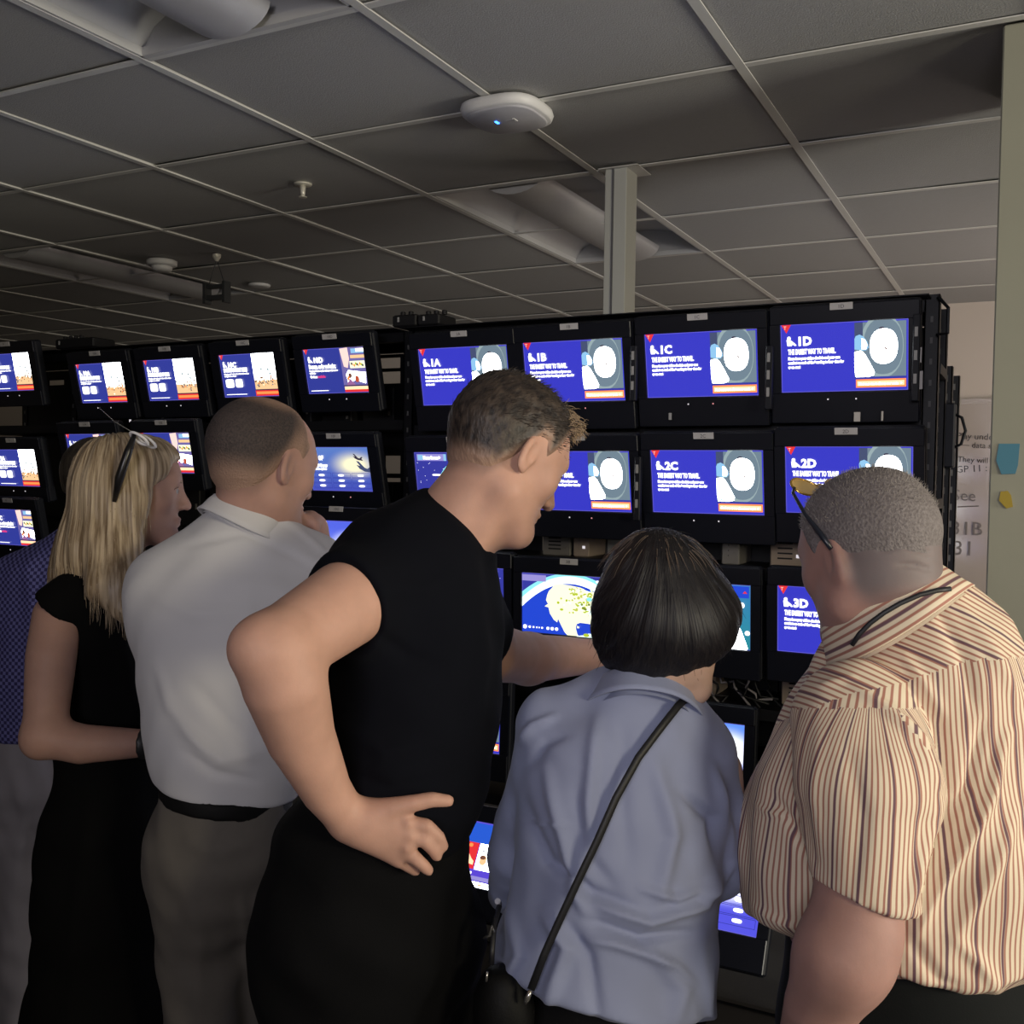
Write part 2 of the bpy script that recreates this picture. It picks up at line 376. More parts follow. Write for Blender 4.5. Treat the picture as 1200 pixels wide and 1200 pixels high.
class Scr:
    """draws one screen face: u to the right, v downwards, both 0..1"""
    def __init__(s, w, h): s.w, s.h, s.L = w, h, 0; s.pic = MB(); s.txt = MB()
    def P(s, u, v): return ((u-.5)*s.w, -v*s.h)
    def rect(s, u0, v0, u1, v1, m, lay=None, t=False):
        s.L += 1; (s.txt if t else s.pic).poly([s.P(u0, v1), s.P(u1, v1), s.P(u1, v0), s.P(u0, v0)], m, -.0002-.00003*s.L if not t else -.0042)
    def poly(s, pts, m, t=False):
        s.L += 1; q = [s.P(*p) for p in pts]
        A = sum(q[i][0]*q[(i+1) % len(q)][1]-q[(i+1) % len(q)][0]*q[i][1] for i in range(len(q)))
        if A < 0: q = q[::-1]
        (s.txt if t else s.pic).poly(q, m, -.0002-.00003*s.L if not t else -.0042)
    def oval(s, cu, cv, ru, rv, m, p=2.4, n=28, rot=0., t=False):
        pts = []
        for k in range(n):
            a = 2*math.pi*k/n; c, si = math.cos(a), math.sin(a); r_ = 1/((abs(c)**p+abs(si)**p)**(1/p))
            pts.append((cu+ru*r_*c, cv+rv*r_*si))
        s.poly(pts, m, t)
    def text(s, txt, u, v, hgt, bold=0., m=None, width=None):
        """cap height hgt (fraction of screen height), left/baseline at u, v"""
        me = font_mesh(txt, s.h*hgt/.69, m or e_text, bold=bold*s.h)
        n = len(me.vertices); co = np.empty(n*3); me.vertices.foreach_get('co', co); co = co.reshape(-1, 3)
        if width and len(co):
            co[:, 0] *= width*s.w/(co[:, 0].max()+1e-6)
        x0, z0 = s.P(u, v)
        s.txt.add([(c[0]+x0, -.0044, c[1]+z0) for c in co], [list(p.vertices) for p in me.polygons], m or e_text)
        bpy.data.meshes.remove(me)
    def icon(s, u, v, k):       # seated passenger pictogram
        s.oval(u+.010*k, v-.078*k, .013*k, .026*k, e_text, t=True)
        s.poly([(u-.008*k, v-.06*k), (u+.022*k, v-.055*k), (u+.036*k, v-.035*k), (u+.052*k, v-.012*k), (u+.066*k, v+.018*k), (u+.052*k, v+.022*k), (u+.036*k, v+.0*k), (u+.030*k, v+.022*k), (u-.002*k, v+.022*k)], e_text, True)
    def logo(s, k=1.):
        s.poly([(.005, .0), (.085*k, .0), (.047*k, .125*k)], e_red)
        s.text('T', .026*k, .068*k, .05*k, m=emis('logo white', (1, .75, .7), 1.)); 
def scr_seat(code):
    s = Scr(.291, .1635)
    s.rect(.59, .02, .985, .80, e_grey)
    s.oval(.80, .37, .165, .45, e_grey2, 2.2); s.oval(.81, .37, .150, .40, e_grey, 2.3)
    s.rect(.59, .02, .655, .30, e_grey3)
    s.oval(.80, .125, .022, .03, e_dark)
    s.oval(.815, .37, .106, .25, e_white, 2.4)
    s.poly([(.80, .34), (.845, .41), (.86, .43), (.83, .42)], e_brown)
    s.poly([(.59, .25), (.60, .21), (.63, .19), (.66, .22), (.69, .30), (.70, .38), (.68, .42), (.64, .42), (.59, .40)], e_sky)
    s.poly([(.645, .25), (.67, .26), (.69, .34), (.68, .40), (.645, .40)], e_white)
    s.poly([(.59, .44), (.64, .42), (.67, .47), (.71, .60), (.745, .73), (.74, .78), (.70, .80), (.60, .80), (.59, .70)], e_white)
    s.poly([(.605, .66), (.615, .66), (.635, .78), (.625, .79)], e_sky)
    s.rect(.59, .80, .985, .835, e_star)
    s.rect(.60, .835, .985, .955, e_or)
    s.rect(.61, .86, .972, .93, e_or2); s.logo()
    s.text('Find out more about our seats  >', .625, .915, .035, m=e_white, width=.33)
    s.icon(.058, .285, 1.1); s.text(code, .132, .305, .12, bold=.008)
    s.text('THE EASIEST WAY TO TRAVEL.', .06, .435, .072, bold=.005, width=.385)
    s.text('Please have your airline check-in and your case', .06, .515, .038, bold=.005, width=.42)
    s.text('comfort on each of the boarding to keep time for', .06, .578, .038, bold=.005, width=.45)
    s.text('upon seat', .06, .642, .038, bold=.005, width=.10)
    return s
def scr_beach(code, k=0):
    s = Scr(.229, .137); r_ = random.Random(k+3)
    s.rect(.585, 0, 1., .58, e_white); s.rect(.585, .50, 1., .66, e_sand2); s.rect(.585, .62, 1., .84, e_sand)
    for q in range(46):
        u = r_.uniform(.60, .97); v = min(.80, max(.52, r_.gauss(.64, .06))); a = r_.uniform(.006, .016)
        s.oval(u, v, a, a*1.6, r_.choice((e_brown, e_brown, e_or, e_sand2, e_dark, e_grey)), 2, 6)
    for u, v in ((.73, .36), (.85, .38), (.88, .47)):
        s.rect(u, v, u+.012, v+.20, e_brown); s.oval(u+.006, v, .024, .03, e_grey2, 2, 8)
    s.rect(.585, .83, 1., .855, e_dark); s.rect(.585, .855, 1., .985, e_red); s.rect(.60, .885, .985, .945, e_or)
    s.logo(.95)
    s.icon(.07, .27, 1.1); s.text(code, .145, .29, .11, bold=.010)
    s.text('ENTERTAINMENT HERE', .065, .395, .075, bold=.012, width=.43)
    s.text('Plug in, sit back and relax with a film', .065, .465, .030, bold=.004, width=.45); s.text('tonight or a show', .065, .515, .030, bold=.004, width=.22)
    s.oval(.145, .67, .075, .10, e_text, 6, t=True); s.oval(.315, .67, .065, .10, e_text, 6, t=True)
    s.text('al', .115, .70, .06, m=e_grey3); s.text('f', .30, .70, .06, m=e_grey3)
    for mb in (s.txt,):
        n0 = len(mb.v)
    s.text('___________', .07, .93, .02, bold=.006, width=.36)
    return s
def scr_meal(code):
    s = Scr(.229, .137)
    s.rect(.60, 0, 1., .84, emis('lilac panel', (.18, .15, .42), 1.))
    s.poly([(.60, .02), (.73, .0), (.74, .25), (.70, .45), (.64, .42)], emis('skin picture', (.9, .62, .56), 1.3))
    s.rect(.78, .03, .99, .13, e_sky); s.rect(.86, .03, .99, .10, e_sand2)
    s.rect(.76, .17, .99, .24, e_sand); s.rect(.74, .30, .98, .46, e_land)
    for q in range(9): s.oval(.77+.022*q, .38+.02*((q*7) % 3-1), .014, .03, (e_dark, e_sand, e_or, e_green)[q % 4], 2, 8)
    s.poly([(.70, .50), (.98, .56), (.96, .80), (.80, .72), (.68, .80), (.66, .60)], e_white)
    s.oval(.72, .62, .03, .06, e_brown); s.oval(.83, .70, .035, .07, emis('tomato', (.55, .10, .05), 1.)); s.oval(.69, .68, .02, .05, e_or)
    s.poly([(.66, .80), (.72, .68), (.80, .84), (.66, .84)], emis('mauve', (.35, .15, .35), 1.))
    s.rect(.60, .83, 1., .85, e_dark); s.rect(.61, .86, .99, .94, e_or2); s.rect(.61, .93, .99, .985, e_red); s.logo(.95)
    s.icon(.08, .28, 1.1); s.text(code, .155, .30, .11, bold=.010)
    s.text('Browse, order and relax', .075, .43, .085, bold=.012, width=.45)
    s.text('Press the call button any time during your flight and we', .075, .50, .034, bold=.006, width=.47); s.text('will do', .075, .555, .034, bold=.006, width=.10)
    s.text('Options ', .075, .64, .05, bold=.006, width=.12); s.text('available', .20, .64, .05, bold=.006, m=emis('pink text', (.8, .05, .25), 1.), width=.13)
    s.text('_________', .07, .93, .02, bold=.006, width=.28)
    return s
def plane(s, u, v, k, m):
    s.poly([(u, v), (u+.05*k, v+.02*k), (u+.16*k, v+.09*k), (u+.17*k, v+.12*k), (u+.08*k, v+.10*k), (u+.03*k, v+.06*k)], m)
    s.poly([(u+.05*k, v+.04*k), (u+.0*k, v-.06*k), (u+.03*k, v-.05*k), (u+.10*k, v+.07*k)], m)
    s.poly([(u+.10*k, v+.07*k), (u+.15*k, v+.02*k), (u+.17*k, v+.03*k), (u+.14*k, v+.09*k)], m)
def scr_cloud(code):
    s = Scr(.229, .137)
    plane(s, .74, .20, .9, e_dark); plane(s, .78, .40, 1.5, e_grey3)
    for r_ in range(3):
        for c in range(3):
            u0, v0 = .04+c*.32, .585+r_*.12
            for (a, b_, c_, d) in ((u0, v0, u0+.30, v0+.008), (u0, v0+.10, u0+.30, v0+.108), (u0, v0, u0+.004, v0+.108), (u0+.296, v0, u0+.30, v0+.108)): s.rect(a, b_, c_, d, e_star)
            s.oval(u0+.155, v0+.052, .048, .024, e_text, 3, t=True)
    s.logo(.9); s.icon(.06, .27, 1.2); s.text(code, .14, .29, .10, bold=.006)
    s.text('Cloud Cover', .05, .44, .06, bold=.012, width=.27); s.text('Departure options', .05, .51, .04, bold=.008, width=.25)
    return s
def scr_stars():
    s = Scr(.291, .1635); r_ = random.Random(5)
    for q in range(60): s.oval(r_.uniform(.02, .98), r_.uniform(.15, .95), .003, .005, e_text, 2, 6)
    s.oval(.50, .75, .26, .60, e_cyan, 2); s.oval(.50, .75, .235, .545, e_white, 2)
    s.rect(.03, .03, .36, .15, e_lav); s.rect(.34, .03, .37, .15, e_sky); s.rect(.04, .045, .10, .135, e_sky)
    s.text('Home Screen >', .11, .115, .05, bold=.008, width=.20); s.oval(.25, .40, .05, .015, e_text, 4, t=True)
    s.oval(.60, .06, .03, .018, e_text, 4, t=True); s.oval(.88, .06, .05, .02, e_text, 4, t=True)
    return s
def scr_globe():
    s = Scr(.291, .1635)
    def arc(v0, k, rx, m): 
        pts = []
        for q in range(33):
            u = q/32; z = v0 + k*((u-.5)/.5)**2; pts.append((u, z))
        s.poly(pts+[(1., 1.), (0., 1.)], m)
    arc(-.03, .35, 0, e_cyan); arc(.015, .40, 0, e_pale); arc(.06, .44, 0, emis('atmosphere white', (.9, 1., .95), 1.9)); arc(.14, .43, 0, e_ocean)
    land = [(.315, .22), (.33, .17), (.40, .155), (.50, .165), (.60, .19), (.70, .25), (.80, .31), (.87, .38), (.90, .46), (.92, .52), (.89, .60), (.845, .68), (.82, .78), (.83, .90), (.80, .93), (.775, .84), (.75, .80), (.68, .78), (.60, .775), (.565, .80), (.555, .86), (.57, .96), (.585, 1.), (.47, 1.), (.44, .95), (.405, .84), (.375, .74), (.365, .80), (.33, .76), (.29, .66), (.275, .56), (.235, .545), (.27, .50), (.25, .44), (.262, .35), (.28, .28)]
    s.poly(land, e_land)
    r_ = random.Random(8)
    for q in range(260):
        u = r_.uniform(.36, .86); v = r_.uniform(.20, .62)
        if u < .5 and r_.random() < .6: continue
        if (u-.6)**2/.07+(v-.42)**2/.05 > 1.0 or u+v*.4 > 1.08: continue
        s.oval(u, v, r_.uniform(.008, .022), r_.uniform(.010, .026), r_.choice((e_green, emis('yellow green', (.52, .55, .10), 1.2), e_land, e_land, e_pale)), 2, 6)
    for q in range(26): s.oval(r_.uniform(.62, .86), r_.uniform(.34, .56), .014, .02, r_.choice((e_green, emis('olive', (.20, .28, .03), 1.), e_land)), 2, 6)
    s.poly([(.58, .81), (.585, .83), (.60, .83), (.60, .86), (.575, .86)], e_land)
    s.oval(.70, .37, .03, .035, e_cyan, 2, 8); s.oval(.74, .42, .018, .04, e_sky, 2, 8); s.poly([(.60, .155), (.70, .20), (.72, .25), (.66, .22)], e_ocean)
    s.poly([(.57, .99), (.64, .97), (.70, .93), (.78, .95), (.80, 1.), (.58, 1.)], e_pale); s.oval(.67, .965, .03, .03, e_green, 2, 10)
    s.rect(.01, .02, .26, .125, e_lav); s.text('Q Address >', .04, .095, .045, bold=.008, width=.13); s.oval(.225, .075, .02, .034, e_text, t=True)
    s.oval(.79, .075, .028, .02, e_text, 4, t=True); s.oval(.94, .085, .03, .024, e_text, 4, t=True)
    s.rect(.845, .04, .875, .11, e_ocean)
    for u, k in ((.035, 1.5), (.085, .9), (.125, .7), (.16, .6), (.185, .5), (.215, .7), (.275, 1.1), (.32, 1.2), (.365, 1.2)): s.oval(u, .91, .013*k, .022*k, e_text, t=True)
    return s
def scr_map():
    s = Scr(.291, .1635)
    s.poly([(.55, 1.), (.55, .3), (.70, .42), (.82, .45), (.90, .62), (.94, .80), (.975, .97), (.97, 1.)], e_white)
    s.rect(.80, .02, .985, .20, e_ocean); s.oval(.82, .11, .025, .035, e_text, t=True); s.poly([(.93, .13), (.97, .13), (.95, .09)], e_red)
    s.oval(.92, .31, .03, .045, e_text, t=True); s.oval(.92, .31, .024, .018, e_grey3, t=False); s.oval(.975, .735, .022, .035, e_text, t=True)
    s.rect(.02, .03, .36, .14, e_lav); s.text('Flight map >', .05, .115, .05, bold=.006)
    return s
def scr_cards():
    s = Scr(.291, .1635)
    s.rect(.0, .02, 1., .33, emis('card blue', (.02, .10, .62), 1.1)); s.rect(.55, .07, .66, .12, e_text)
    s.rect(.01, .33, .125, .74, e_red); s.rect(.135, .33, .30, .74, e_white); s.rect(.32, .33, .62, .74, e_red); s.rect(.64, .33, .97, .74, e_sand2)
    s.poly([(.03, .58), (.05, .52), (.08, .58), (.11, .62), (.11, .68), (.03, .66)], e_or2); s.oval(.045, .38, .02, .03, e_or)
    s.oval(.20, .58, .035, .08, e_sand); s.oval(.19, .54, .03, .03, e_brown); s.rect(.15, .43, .20, .45, e_dark)
    s.rect(.05, .78, .12, .82, e_text); s.rect(.40, .76, .56, .81, e_text); s.rect(.0, .84, 1., .90, e_lav); s.rect(0, .92, 1., 1., e_white)
    for q in range(7): s.oval(.1+.13*q, .96, .03, .015, (e_green, e_sand, e_grey)[q % 3], 3, 8)
    return s

m_case = mat('matt black casing', (.005, .006, .011), .6, spec=.3, bump=(500, .1, .001))
m_bez = mat('satin black bezel', (.005, .006, .011), .36, spec=.35)
m_tag = mat('label tape', (.45, .44, .45), .5); m_tagtxt = mat('label print', (.05, .05, .06), .6)
e_led = emis('white led', (.9, .85, .9), .8); e_ledr = emis('red led', (.9, .35, .35), .8)
G = {'seat': 'seat-code screens on the right half of the rack', 'left': 'smaller screens on the left half of the rack'}
def monitor(X, Z, scr, face, label, Y=2.5, tilt=12., big=True, tagtxt='', back=None, tag_on=True):
    """X, Z: top-left corner of the lit area; scr: drawn screen, face: its base material"""
    wd, ht = scr.w, scr.h
    t = tag(empty('monitor', (X+wd/2, Y, Z), (R(tilt), 0, 0)), label, 'monitor', None)
    bx, tz, bz = (.0272, .046, .078) if big else (.036, .044, .060)
    x0, x1, z0, z1 = -wd/2-bx, wd/2+bx, -ht-bz, tz
    h = MB(); h.box((x0, .003, z0), (x1, .034, z1), m_case, .006); h.box((x0+.05, .034, z0+.05), (x1-.05, .062, z1-.05), m_case, .01); h.build('housing', t)
    b = MB(); fy0, fy1 = -.006, .004
    b.box((x0+.002, fy0, 0.0005), (x1-.002, fy1, z1-.002), m_bez, .002); b.box((x0+.002, fy0, z0+.002), (x1-.002, fy1, -ht-.0005), m_bez, .002)
    b.box((x0+.002, fy0, -ht-.001), (-wd/2-.0005, fy1, .001), m_bez); b.box((wd/2+.0005, fy0, -ht-.001), (x1-.002, fy1, .001), m_bez); b.build('bezel', t)
    s = MB(); s.box((-wd/2, .0, -ht), (wd/2, .003, 0), face); so = s.build('screen', t)
    key = id(scr); KEEP.append(scr)
    if key not in SHARE:
        a = scr.pic.build('picture'); c = scr.txt.build('text'); SHARE[key] = (a.data if scr.pic.v else None, c.data if scr.txt.v else None)
        bpy.data.objects.remove(a); bpy.data.objects.remove(c)
    if SHARE[key][0]: link('picture', SHARE[key][0], so)['kind'] = 'stuff'
    if SHARE[key][1]: link('text', SHARE[key][1], so)['kind'] = 'stuff'
    e = MB(); tt = .0012
    for (a_, b_, c_, d) in ((-wd/2, -tt, wd/2, 0), (-wd/2, -ht, wd/2, -ht+tt), (-wd/2, -ht, -wd/2+tt, 0), (wd/2-tt, -ht, wd/2, 0)): e.rect(a_, b_, c_, d, e_edge, -.0001)
    e.build('screen_edge', so)['kind'] = 'stuff'
    for k, (lx, mm) in enumerate(((-.035, e_led), (.03, e_ledr if random.random() < .5 else e_led))):
        MB().box((lx-.0016, -.0072, -ht-.018-.0016), (lx+.0016, -.0058, -ht-.018+.0016), mm).build('indicator_light', t)
    if tag_on:
        g = MB().box((-.028, -.0078, tz-.016), (.024, -.0058, tz+.0), m_tag).build('label_tag', t)
        if tagtxt:
            me = font_mesh(tagtxt, .012, m_tagtxt); o = link('label_text', me, g); o.matrix_local = Matrix.Translation((-.010, -.0082, tz-.0125)) @ Matrix.Rotation(R(90), 4, 'X')
    return t
SHARE = {}; KEEP = []
def W_(x): return x
for (X, Z, c) in ((-1.600, .360, '1A'), (-1.260, .362, '1B'), (-.908, .367, '1C'), (-.560, .372, '1D'), (-1.235, .066, '2B'), (-.886, .069, '2C'), (-.542, .078, '2D'), (-.552, -.261, '3D')):
    lab = {'1A': 'top row monitor with seat code 1A, above the leaning man in black', '1B': 'top row monitor with seat code 1B, left of the steel pole base', '1C': 'top row monitor with seat code 1C, second from the right end of the rack', '1D': 'monitor with seat code 1D at the top right corner of the rack', '2B': 'second row monitor half hidden behind the face of the man in black', '2C': 'second row monitor with seat code 2C, fully in view', '2D': 'second row monitor with seat code 2D behind the grey head', '3D': 'third row monitor with seat code 3D beside the bearded cheek'}[c]
    monitor(X, CAMZ+Z, scr_seat(c), e_blue, lab, tilt={'1': 12, '2': 11, '3': 5}[c[0]], tagtxt=c)['group'] = G['seat']
monitor(-1.610, CAMZ+.062, scr_stars(), e_star, 'second row monitor with a starry night screen behind the neck of the man in black', tilt=11, tagtxt='2A')
st3 = scr_stars()
monitor(-1.600, CAMZ-.262, st3, e_star, 'third row monitor with a starry screen, a sliver beside the man in black', tilt=3, tagtxt='3A')
monitor(-1.252, CAMZ-.269, scr_globe(), e_star, 'monitor showing a globe with North America above the reaching arm', tilt=2, tagtxt='3B')
g_map = grad('map teal', (.02, .25, .30), (.03, .20, .45), -.16, 0)
monitor(-.909, CAMZ-.266, scr_map(), g_map, 'monitor with a white route map right of the dark bobbed hair', tilt=4, tagtxt='3C')
p4 = atY(588, 815, 2.47); monitor(p4[0]-.291, p4[2], scr_seat('4A'), e_blue, 'fourth row monitor, a sliver between the man in black and the blue shirt', Y=2.47, tilt=-2, tagtxt='4A')
p4 = atY(873, 850, 2.47)
g_sky4 = grad('sky screen', (.05, .10, .75), (.10, .25, .85), -.16, 0, 1.3, (.10, -.07, .10, .07, (1.6, 1.6, 1.5)))
s4 = Scr(.291, .1635); plane(s4, .80, .35, .8, e_dark)
monitor(p4[0]-.291, p4[2], s4, g_sky4, 'fourth row monitor with bright sky, seen between blue shirt and striped sleeve', Y=2.47, tilt=-4, tagtxt='4C')
p5 = atY(557, 962, 2.34)
monitor(p5[0]-.005, p5[2], scr_cards(), emis('deep violet', (.10, .06, .62), 1.1), 'low monitor with red and white cards beside the blue cuff', Y=2.34, tilt=-33, tagtxt='5B')
p5 = atY(891, 1064, 2.30); s5 = Scr(.291, .1635)
for c in range(3):
    for r_ in range(3):
        u0, v0 = .02+c*.33, .50+r_*.14
        for (a, b_, c_, d) in ((u0, v0, u0+.30, v0+.008), (u0, v0+.12, u0+.30, v0+.128), (u0, v0, u0+.004, v0+.128), (u0+.296, v0, u0+.30, v0+.128)): s5.rect(a, b_, c_, d, e_star)
        s5.oval(u0+.155, v0+.06, .04, .028, e_text, 3, t=True)
plane(s5, .70, .36, 1., e_grey)
g5 = grad('glare screen', (.07, .07, .62), (.5, .55, 1.2), -.12, 0, 1.3, (.05, -.03, .22, .085, (2.8, 2.8, 2.7)))
monitor(p5[0]-.291, p5[2]+.085, s5, g5, 'low tilted monitor glaring white beneath the elbow of the blue shirt', Y=2.30+.05, tilt=-30, tagtxt='5C')
# left section
for (X, Z, c) in ((-3.035, .369, '10A'), (-2.703, .370, '10B'), (-2.364, .374, '10C')):
    lab = {'10A': 'small top row screen 10A with beach picture, above the blonde hair', '10B': 'small top row screen 10B with beach picture, between 10A and the balding head', '10C': 'small top row screen 10C with beach picture, right over the balding head'}[c]
    monitor(X, CAMZ+Z, scr_beach(c, ord(c[-1])), e_blue2, lab, big=False, tilt=13, tagtxt=c)['group'] = G['left']
monitor(-2.021, CAMZ+.377, scr_meal('10D'), e_blue2, 'small top row screen 10D with a picture of meal trays', big=False, tilt=14, tagtxt='10D')['group'] = G['left']
g10 = grad('cloud sky', (.05, .07, .45), (.10, .20, .55), -.137, 0, 1.1, (.055, -.055, .11, .055, (.95, .90, .62)))
monitor(-2.003, CAMZ+.077, scr_cloud('10F'), g10, 'small screen 10F with aircraft in evening sky beside the balding man', big=False, tilt=14, tagtxt='10F')['group'] = G['left']
p_ = atY(431, 612, 2.5); s6 = Scr(.229, .137); plane(s6, .74, .28, 1.1, e_dark)
g6 = grad('blue sky screen', (.20, .28, .85), (.08, .12, .70), -.137, -.02, 1.2, (.06, -.075, .10, .06, (1.3, 1.3, 1.2)))
monitor(p_[0]-.229, p_[2], s6, g6, 'small screen with an aircraft in blue sky above the white shirt shoulder', big=False, tilt=-8, tagtxt='10G')['group'] = G['left']
monitor(-2.720, CAMZ+.125, scr_meal('10E'), e_blue2, 'small screen with meal picture directly behind the blonde hair', big=False, tilt=12, tagtxt='10E')['group'] = G['left']
monitor(-3.087, CAMZ+.123, scr_meal('10A'), e_blue2, 'small screen mostly hidden left of the blonde head', big=False, tilt=12, tagtxt='11A')['group'] = G['left']
for (x, y, kind, lab) in ((34, 413, 'b', 'beach picture screen cut by the left edge, topmost of three'), (41, 527, 'b', 'beach picture screen cut by the left edge, middle of three'), (37, 598, 'm', 'meal picture screen cut by the left edge, lowest of three')):
    p_ = atY(x, y, 2.5)
    monitor(p_[0]-.229, p_[2], scr_beach('9A', 40) if kind == 'b' else scr_meal('9C'), e_blue2, lab, big=False, tilt=11, tagtxt='9')['group'] = G['left']
# back-to-back monitors on the rear face of the rack (they mirror in the whiteboard)
bs = scr_seat('4D')
for k, (X, Z) in enumerate(((-.97, .18), (-.62, .18), (-.97, -.14), (-.62, -.14), (-.97, -.42), (-.62, -.42))):
    o = monitor(X, CAMZ+Z, bs, e_blue, 'monitor on the hidden rear side of the rack, ' + ('upper left', 'upper right', 'middle left', 'middle right', 'lower left', 'lower right')[k], Y=2.5, tilt=0, tag_on=False)
    o.location = (X+.15, 2.965, CAMZ+Z); o.rotation_euler = (0, 0, math.pi); o['group'] = 'rear side monitors'
# ============================================================ rack frame: slotted posts, beams, shelves, clutter
m_rk = mat('black rack steel', (.005, .0055, .008), .5, spec=.3)
m_slot = mat('slot light', (.5, .48, .44), .6)
rack = tag(empty('monitor_rack', (-1.0, 2.56, 0)), 'black slotted steel rack carrying all the monitors', 'rack')
RO = np.array(rack.location)
def rbox(name, lo, hi, m=m_rk, mb=None):
    b = MB().box(np.array(lo)-RO, np.array(hi)-RO, m); return b.build(name, rack)
def post(x, y, top, w=.034, d=.04):
    b = MB()      # C-section upright with slots
    b.box((x-w/2-RO[0], y-RO[1], 0), (x+w/2-RO[0], y+.003-RO[1], top), m_rk); b.box((x-w/2-RO[0], y-RO[1], 0), (x-w/2+.003-RO[0], y+d-RO[1], top), m_rk); b.box((x+w/2-.003-RO[0], y-RO[1], 0), (x+w/2-RO[0], y+d-RO[1], top), m_rk)
    o = b.build('post', rack); s = MB(); z = .06
    while z < top-.04:
        s.box((x-.003-RO[0], y-.0012-RO[1], z), (x+.003-RO[0], y+.001-RO[1], z+.014), m_slotd); z += .0505
    s.build('slots', o)['kind'] = 'stuff'
m_slotd = mat('slot shadow', (.10, .10, .10), .7)
T = CAMZ+.43
for x in (-3.78, -3.20, -1.715, -.222):
    for y in (2.625, 2.86):
        post(x*(1.035 if x == -.222 else 1), y, T+.005 if x != -.222 else T+.015)
xr = atY(1108, 500, 2.98)[0]
rear = tag(empty('rack_side_frame', (xr, 3.1, 0)), 'black slotted side frame standing just behind the right end of the rack', 'rack')
for y in (2.98, 3.26):
    o = MB().box((-.014, y-3.1, 0), (.014, y-3.1+.003, CAMZ+.31), m_rk).box((-.014, y-3.1, 0), (-.011, y-3.1+.035, CAMZ+.31), m_rk).box((.011, y-3.1, 0), (.014, y-3.1+.035, CAMZ+.31), m_rk).build('post', rear); sm = MB(); z = .05
    while z < CAMZ+.29: sm.box((-.003, y-3.1-.001, z), (.003, y-3.1+.0005, z+.018), m_slotd); z += .0505
    sm.build('slots', o)['kind'] = 'stuff'
for z in (.3, 1.0, CAMZ+.2): MB().box((-.010, -.085, z), (.010, .165, z+.02), m_rk).build('brace', rear)
# beams and shelves between the posts
for (xa, xb) in ((-3.78, -3.20), (-3.20, -1.715), (-1.715, -.222)):
    for z in (.05, .62, CAMZ-.54 if xa < -2 else CAMZ-.63, CAMZ-.266 if xa > -2 else CAMZ-.23, CAMZ+.118 if xa > -2 else CAMZ+.135, CAMZ+.405):
        rbox('beam', (xa+.02, 2.63, z), (xb-.02, 2.65, z+.03)); rbox('beam', (xa+.02, 2.865, z), (xb-.02, 2.885, z+.03))
    for z in (.075, .645) + ((CAMZ-.515, CAMZ-.20, CAMZ+.145) if xa < -2 else (CAMZ-.60, CAMZ-.235, CAMZ+.145)): rbox('shelf', (xa+.02, 2.65, z-.012), (xb-.02, 2.865, z))
    rbox('top_shelf', (xa+.01, 2.56, CAMZ+.434), (xb-.01, 2.88, CAMZ+.437))
for x in (-3.20, -1.715, -.222):
    for z in (.4, 1.1, CAMZ-.07, CAMZ+.26): rbox('side_brace', (x-.012, 2.665, z), (x+.012, 2.86, z+.025))
# dark device boxes standing on the shelves behind the screens
r_ = random.Random(3)
m_dev = mat('device casing', (.008, .008, .010), .6, spec=.3); m_devg = mat('grey device', (.16, .15, .14), .55); m_card = mat('cardboard', (.30, .24, .20), .85); m_cream = mat('pale device', (.42, .42, .36), .5)
def device(x0, x1, z0, h, mm, name='equipment_box', lab=None, y0=2.71, y1=2.84):
    t = tag(empty(name, ((x0+x1)/2, (y0+y1)/2, z0)), lab, 'equipment')
    w_, d_ = (x1-x0)/2, (y1-y0)/2
    MB().box((-w_, -d_, 0), (w_, d_, h), mm, .003).build('casing', t)
    v = MB()
    for k in range(4): v.box((-w_+.02, -d_-.0015, h*.25+k*h*.15), (w_-.03, -d_+.0005, h*.25+k*h*.15+.004), m_rk)
    v.build('vents', t); v2 = MB().box((w_-.02, -d_-.002, h*.3), (w_-.012, -d_+.0005, h*.4), e_led if r_.random() < .3 else m_devg); v2.build('connector', t)
    return t
# boxes visible in the gaps: (pixel box, material)
for (xa, ya, xb, yb, mm, lab) in (
    (903, 625, 942, 661, m_card, 'pale brown box in the gap between screens 2D and 3D'),
    (846, 622, 866, 660, m_devg, 'dark grey box in the gap under screen 2C'),
    (916, 790, 958, 822, m_card, 'pale box under screen 3D beside the striped sleeve'),
    (796, 786, 838, 812, m_card, 'brown box in the gap under the route map screen'),
    (636, 622, 668, 652, m_devg, 'narrow grey boxes in the gap under the second row'),
    (672, 620, 690, 652, m_card, 'small brown box in the gap under the second row')):
    a, b_ = atY(xa, ya, 2.71), atY(xb, yb, 2.71)
    zs = max([z for z in (CAMZ-1.0, CAMZ-.60, CAMZ-.235, CAMZ+.145) if z < b_[2]+.03])
    device(a[0], b_[0], zs, max(.04, a[2]-zs), mm, lab=lab)
ORD = ('leftmost', 'second from the left', 'third from the left', 'fourth from the left', 'fifth from the left', 'sixth from the left', 'seventh from the left', 'rightmost')
for k in range(8):
    x = -3.1+k*.165; device(x, x+.12, CAMZ+.146, .10+.03*(k % 3), m_dev, lab='black device box on the upper shelf behind the small screens, '+ORD[k])['group'] = 'black devices on the upper shelf'
for k in range(8):
    x = -3.1+k*.165; device(x, x+.12, CAMZ-.199, .14+.03*(k % 3), m_dev, lab='black device box on the middle shelf of the left half, '+ORD[k])['group'] = 'black devices on the middle shelf'
